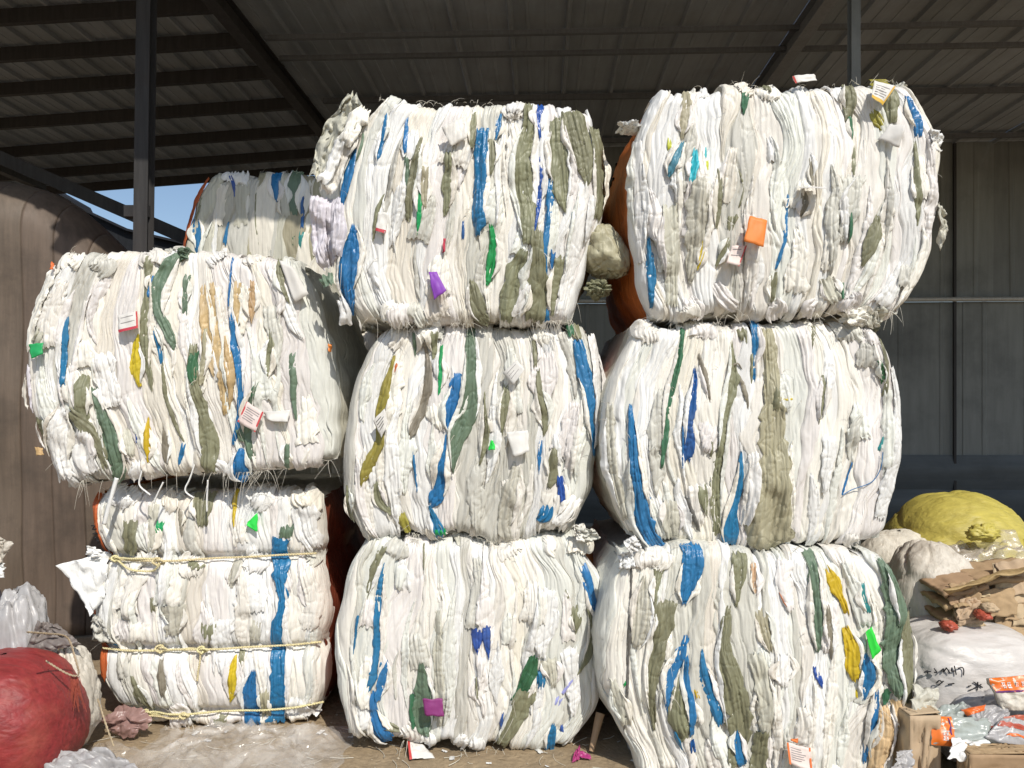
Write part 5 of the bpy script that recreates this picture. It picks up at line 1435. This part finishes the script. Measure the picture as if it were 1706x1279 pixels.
P = blob((c.x - 0.05, c.y + 0.05, 0.36), (0.28, 0.2, 0.44), 61, 0.2, 0.15, 2.6); own('white_sack', P, wsack, 'pale white sack sloping down behind the right stack', 'sack')
c = at(1572, 990, 3.72)
P = blob((c.x - 0.01, c.y + 0.1, 0.40), (0.225, 0.26, 0.41), 63, 0.35, 0.15, 2.5); own('white_sack', P, wsack, 'rounded dull white sack leaning on the right stack below the yellow sack', 'sack')
# kraft paper bundles on top of the printed sack
def crumple_heap(px0, px1, py0, py1, D, dep, n, label, seed, rise=0.0):
    """crushed kraft paper: creased sheets lying over each other, folded edges to the front"""
    rng = random.Random(seed)
    a = at(px0, py0, D); b2 = at(px1, py1, D)
    t = thing('kraft_paper_bundle', ((a.x + b2.x) / 2, D + dep / 2, b2.z), label, 'bundle', 'bundles of crushed kraft paper')
    w = b2.x - a.x; hh = a.z - b2.z
    for i in range(n):
        f0 = i / n
        xl = a.x + w * rng.uniform(-0.02, 0.55); ww = w * rng.uniform(0.35, 0.6)
        xr = min(xl + ww, b2.x + 0.02)
        zb = b2.z + hh * f0 * 0.75 + rng.uniform(-0.01, 0.01) - 0.01
        ht = hh * rng.uniform(0.28, 0.5)
        y0 = D + rng.uniform(-0.01, 0.03) + 0.03 * f0; back = rng.uniform(0.02, 0.09)
        zr = rise * (xl - a.x)
        sk = rng.uniform(-0.02, 0.04)
        q = [(xl + sk, y0 + back, zb + ht + zr), (xr + sk, y0 + back * rng.uniform(0.5, 1.4), zb + ht * rng.uniform(0.8, 1.1) + zr + rise * (xr - xl)), (xr, y0 - 0.01, zb + zr + rise * (xr - xl)), (xl, y0, zb + zr)]
        sheet(q, kraft if rng.random() < 0.5 else kraft2, 'paper_fold', t, 22, 0.009, rng.uniform(0.9, 1.7), seed + i * 7, 0.004, 0.010)
    for k in range(3):
        z = b2.z + hh * (0.15 + 0.32 * k)
        sheet([(a.x + 0.01, D + dep, z + 0.02), (b2.x, D + dep, z + 0.03 + rise * w), (b2.x, D + 0.05, z + rise * w), (a.x + 0.01, D + 0.05, z)], kraft, 'paper_fold', t, 16, 0.010, 2.0, seed + 90 + k, 0.02)
    return t
crumple_heap(1582, 1660, 985, 1054, 3.40, 0.26, 12, 'crushed brown kraft paper bundle on the printed white sack, left one', 81, 0.16)
crumple_heap(1640, 1760, 958, 1060, 3.44, 0.30, 14, 'crushed brown kraft paper bundle on the printed white sack at the picture edge', 83, 0.10)
# bent kraft flap over the bundles
o = sheet([at(1574, 990, 3.36), at(1740, 940, 3.36), at(1760, 925, 3.72), at(1590, 962, 3.70)], mat('mustard lined kraft', (0.42, 0.31, 0.14), rough=0.7, var=0.2, bump=0.4), 'paper_flap', amp=0.022, freq=1.8, seed=85, n=26, thick=0.004)
setp(o, 'bent mustard edged paper flap curling over the kraft bundles', 'flap')
for i, (px_, py_, m, lab) in enumerate(((1580, 1042, redp, 'dull red torn paper at the left end of the kraft bundles'), (1636, 1024, redp, 'dull red scrap between the two kraft bundles'), (1648, 1012, kraft2, 'pale crumpled paper between the two kraft bundles'))):
    p = at(px_, py_, 3.36); P = blob((p.x, p.y, p.z), (0.035, 0.04, 0.022), 90 + i, 1.6, 1.2, 2.0, 20, 28); own('crumpled_paper', P, m, lab, 'paper')
# printed white woven sack with handwriting
c = at(1635, 1112, 3.25)
ws = thing('printed_white_sack', (c.x, c.y + 0.2, 0), 'white woven sack with black handwriting below the kraft bundles', 'sack')
P = blob((c.x + 0.05, c.y + 0.22, 0.285), (0.34, 0.27, 0.225), 95, 0.16, 0.2, 3.0, 70, 100)
grid_obj('sack_body', P, mat('printed white woven plastic', (0.58, 0.55, 0.52), rough=0.4, var=0.08, bump=0.8, bumpdist=0.006, crush=0.15, stretch=(0.3, 1, 1), scale=30, dirt=0.4, dirtcol=(0.5, 0.46, 0.42)), ws, wrap=True)
def surf_px(P, px_, py_):
    Q = P.reshape(-1, 3)
    u = CX + Q[:, 0] * F / Q[:, 1]; v = HOR - (Q[:, 2] - EYE) * F / Q[:, 1]
    d = (u - px_) ** 2 + (v - py_) ** 2
    i = np.argsort(d)[:14]
    return Q[i, 1].min()
def stroke(pts, P, parent, r=0.0026, m=None, off=0.006, nm='handwriting'):
    q = []
    for (px_, py_) in pts:
        p = at(px_, py_, surf_px(P, px_, py_) - off); q.append(tuple(p))
    return tube_data(smooth_path(np.array(q), 14), r, 5)
hand = [[(1541, 1119), (1546, 1116), (1545, 1122)], [(1539, 1120), (1551, 1118)], [(1556, 1113), (1562, 1121), (1556, 1120)], [(1567, 1118), (1573, 1112), (1571, 1121), (1577, 1112)],
        [(1577, 1113), (1583, 1121)], [(1586, 1112), (1584, 1119), (1592, 1117)], [(1590, 1109), (1593, 1124)], [(1596, 1113), (1604, 1111), (1606, 1117), (1605, 1125)],
        [(1560, 1138), (1565, 1132), (1570, 1137)], [(1563, 1142), (1572, 1134)], [(1579, 1140), (1590, 1138)], [(1622, 1136), (1637, 1145)], [(1629, 1136), (1628, 1150)], [(1635, 1140), (1622, 1147)], [(1613, 1143), (1618, 1142)], [(1614, 1150), (1620, 1148)]]
parts = [stroke(h, P, ws) for h in hand]
v, f = merge(parts); o = mesh_obj('handwriting', v, f, card['ink'], ws, label='black handwritten marks on the white sack')
# thin dark folds of cord
v, f = tube_data(smooth_path(np.array([(at(px_, py_, 3.1).x, surf_y(P, at(px_, py_, 3.1).x, at(px_, py_, 3.1).z) - 0.004, at(px_, py_, 3.1).z) for (px_, py_) in ((1600, 1055), (1575, 1080), (1552, 1112))]), 20), 0.0018, 5)
mesh_obj('cord', v, f, card['ink'], ws)
# orange printed packets
def packet(c4, label, seed, parts_, amp=0.010, base=greyb):
    q = [np.array(p) for p in c4]
    cen = sum(q) / 4
    t = thing('printed_packet', (cen[0], cen[1], min(p[2] for p in q)), label, 'packet', 'orange printed plastic packets')
    nrm = np.cross(q[1] - q[0], q[3] - q[0]); nrm /= np.linalg.norm(nrm)
    if nrm[1] > 0: nrm = -nrm
    n = 26
    def surf(A, B, lift):
        P = (q[0] * (1 - A)[..., None] + q[1] * A[..., None]) * (1 - B)[..., None] + (q[3] * (1 - A)[..., None] + q[2] * A[..., None]) * B[..., None]
        e = np.clip(np.minimum(np.minimum(A, 1 - A), np.minimum(B, 1 - B)) * 8, 0, 1)
        return P + nrm * (amp * (crumple(A * 2.5, B * 2.5, seed) + gn(A * 1.6, B * 1.6, seed + 1)) + 0.012 * e + lift)[..., None]
    A, B = np.meshgrid(np.linspace(0, 1, n), np.linspace(0, 1, n), indexing='xy')
    P1 = surf(A, B, 0.0); P2 = surf(A, B, -0.02)
    V = np.concatenate([P1.reshape(-1, 3), P2.reshape(-1, 3)]); N = n * n
    f = grid_faces(n, n)
    rim = list(range(n)) + [k * n + n - 1 for k in range(1, n)] + [N - 1 - k for k in range(1, n)] + [(n - 1 - k) * n for k in range(1, n - 1)]
    rim = np.array(rim); r2 = np.roll(rim, -1)
    f = np.concatenate([f, f[:, ::-1] + N, np.stack([rim, rim + N, r2 + N, r2], 1)])
    mesh_obj('packet_body', V, f, base, t)
    for (nm, m, a0, a1, b0, b1, lift) in parts_:
        A, B = np.meshgrid(np.linspace(a0, a1, 16), np.linspace(b0, b1, 10), indexing='xy')
        grid_obj(nm, surf(A, B, lift), m, t)
    return t
def glyphs(x0, x1, y0, y1, n, seed, vertical=False):
    """blocky white characters made of short strokes"""
    r = random.Random(seed); out = []
    for i in range(n):
        if vertical: ax0, ax1 = x0, x1; by0 = y0 + (y1 - y0) * i / n; by1 = y0 + (y1 - y0) * (i + 0.85) / n
        else: ax0 = x0 + (x1 - x0) * i / n; ax1 = x0 + (x1 - x0) * (i + 0.85) / n; by0, by1 = y0, y1
        w = ax1 - ax0; h = by1 - by0
        for k in range(3):
            yy = by0 + h * (0.08 + 0.38 * k); out.append(('lettering', whp, ax0 + w * r.uniform(0, 0.2), ax1 - w * r.uniform(0, 0.2), yy, yy + h * 0.13, 0.0035))
        for k in range(2):
            xx = ax0 + w * (0.2 + 0.45 * k); out.append(('lettering', whp, xx, xx + w * 0.14, by0 + h * r.uniform(0, 0.3), by1, 0.0042))
    return out
packet([at(1645, 1130, 3.06), at(1740, 1122, 3.06), at(1735, 1185, 3.02), at(1672, 1183, 3.02)], 'white packet with an orange top band and white lettering on the handwritten sack', 101,
       [('orange_band', orp, 0.0, 1.0, 0.0, 0.46, 0.0018), ('purple_line', prp, 0.0, 1.0, 0.40, 0.455, 0.0030)] + glyphs(0.16, 0.36, 0.14, 0.33, 2, 5) + glyphs(0.42, 0.9, 0.16, 0.30, 4, 6), base=wsack)
packet([at(1548, 1193, 3.0), at(1588, 1188, 3.0), at(1640, 1238, 2.96), at(1552, 1243, 2.96)][:1] + [at(1650, 1196, 3.0), at(1660, 1254, 2.95), at(1553, 1240, 2.95)],
       'greenish clear packet with an orange left panel standing on the cardboard box', 103,
       [('orange_panel', orp, 0.0, 0.34, 0.0, 1.0, 0.0018), ('purple_line', prp, 0.27, 0.30, 0.05, 0.95, 0.0030)] + glyphs(0.14, 0.24, 0.52, 0.86, 2, 8, True), base=mat('grey green clear plastic', (0.34, 0.37, 0.34), rough=0.3, var=0.1, bump=0.4, spec=0.6))
packet([at(1600, 1182, 3.04), at(1642, 1174, 3.04), at(1636, 1196, 3.0), at(1624, 1206, 3.0)], 'small packet with an orange corner under the lettered white packet', 105, [('orange_corner', orp, 0.0, 1.0, 0.0, 0.5, 0.0018)], 0.005)
packet([at(1635, 1175, 3.05), at(1686, 1172, 3.05), at(1672, 1214, 3.0), at(1622, 1226, 3.0)], 'folded grey packet with a dull red lower band', 107, [('red_band', redp, 0.0, 1.0, 0.78, 1.0, 0.0018)])
packet([at(1672, 1195, 3.02), at(1745, 1188, 3.02), at(1740, 1262, 2.95), at(1640, 1228, 2.95)], 'grey packet with dull red stripes at the picture edge', 109,
       [('red_band', redp, 0.05, 1.0, 0.06, 0.2, 0.0018), ('red_band', redp, 0.05, 1.0, 0.36, 0.52, 0.0018), ('red_band', orp, 0.3, 1.0, 0.70, 0.78, 0.0018)])
# sacks beneath the packets carry them
P = blob((at(1660, 1240, 3.2).x + 0.08, 3.22, 0.15), (0.33, 0.17, 0.15), 111, 0.5, 0.8, 2.8); own('grey_sack', P, greyb, 'grey plastic sack lying under the orange printed packets', 'sack')
# cardboard boxes at the lower right
def carton(px0, px1, py0, D, dep, label, seed, rot=0.0, m=kraft2):
    a = at(px0, py0, D); b2 = at(px1, py0, D)
    w = b2.x - a.x; hh = a.z
    t = thing('cardboard_box', ((a.x + b2.x) / 2, D + dep / 2, 0), label, 'box')
    ca, sa = math.cos(rot), math.sin(rot)
    cx_, cy_ = (a.x + b2.x) / 2, D + dep / 2
    def face(fn, name, n1=18, n2=14):
        A, B = np.meshgrid(np.linspace(0, 1, n1), np.linspace(0, 1, n2), indexing='xy')
        X, Y, Z = fn(A, B)
        k = np.minimum(np.minimum(A, 1 - A), np.minimum(B, 1 - B)) * 4; k = np.clip(k, 0, 1)
        d = 0.022 * k * crumple(A * 1.5, B * 1.5, seed + len(name)) 
        X = X + d; Y = Y + d
        P = np.stack([cx_ + X * ca - Y * sa, cy_ + X * sa + Y * ca, Z], -1)
        o = grid_obj(name, P, m, t)
        s = o.modifiers.new('thickness', 'SOLIDIFY'); s.thickness = 0.004
    W2, D2 = w / 2, dep / 2
    face(lambda A, B: ((A - 0.5) * w, -D2 + 0 * A, B * hh), 'front_panel')
    face(lambda A, B: (-W2 + 0 * A, (0.5 - A) * dep * 0.985, B * hh * 0.995), 'side_panel')
    face(lambda A, B: (W2 + 0 * A, (A - 0.5) * dep * 0.985, B * hh * 0.995), 'side_panel')
    face(lambda A, B: ((0.5 - A) * w, D2 + 0 * A, B * hh), 'back_panel')
    face(lambda A, B: ((A - 0.5) * w * 0.98, (-0.5 + B * 0.5) * dep * 0.97, hh + 0.004 + 0.008 * A), 'top_flap')
    face(lambda A, B: ((A - 0.5) * w * 0.98, (0.02 + B * 0.48) * dep * 0.97, hh + 0.002 + 0.006 * (1 - A)), 'top_flap')
carton(1513, 1566, 1192, 2.96, 0.2, 'crushed brown cardboard box at the foot of the right stack', 121, 0.06)
carton(1618, 1730, 1258, 2.84, 0.09, 'low brown cardboard box at the lower right picture edge', 123, -0.05, kraft)
o = sheet([at(1497, 1253, 2.9), at(1519, 1248, 2.92), at(1522, 1290, 2.86), at(1480, 1292, 2.86)], greyb, 'plastic_sheet', amp=0.012, seed=130)
setp(o, 'grey white plastic sheet between the right stack and the cardboard box', 'sheet')
# orange strip hanging at the right end of the middle bale of the right stack
a = at(1490, 815, 3.9); b2 = at(1496, 855, 3.9)

# loose packaging pressed between the right stack, the box and the packets
for c4, m, nm, lab, sd in (
    ([at(1522, 1140, 3.05), at(1568, 1150, 3.08), at(1560, 1196, 3.0), at(1516, 1192, 3.0)], SW['P'], 'plastic_sheet', 'grey white crumpled plastic sheet pressed against the right stack above the cardboard box', 140),
    ([at(1588, 1228, 2.93), at(1650, 1236, 2.93), at(1640, 1266, 2.86), at(1580, 1262, 2.86)], SW['w2'], 'plastic_sheet', 'white crumpled plastic sheet between the two cardboard boxes', 143),
    ([at(1560, 1176, 3.06), at(1612, 1170, 3.08), at(1604, 1200, 3.0), at(1556, 1204, 3.0)], MATS['grey green clear plastic'], 'plastic_sheet', 'greenish crumpled plastic sheet behind the packet with the orange left panel', 146)):
    o = sheet(c4, m, nm, amp=0.016, freq=2.0, seed=sd, wob=0.012)
    setp(o, lab, 'sheet')
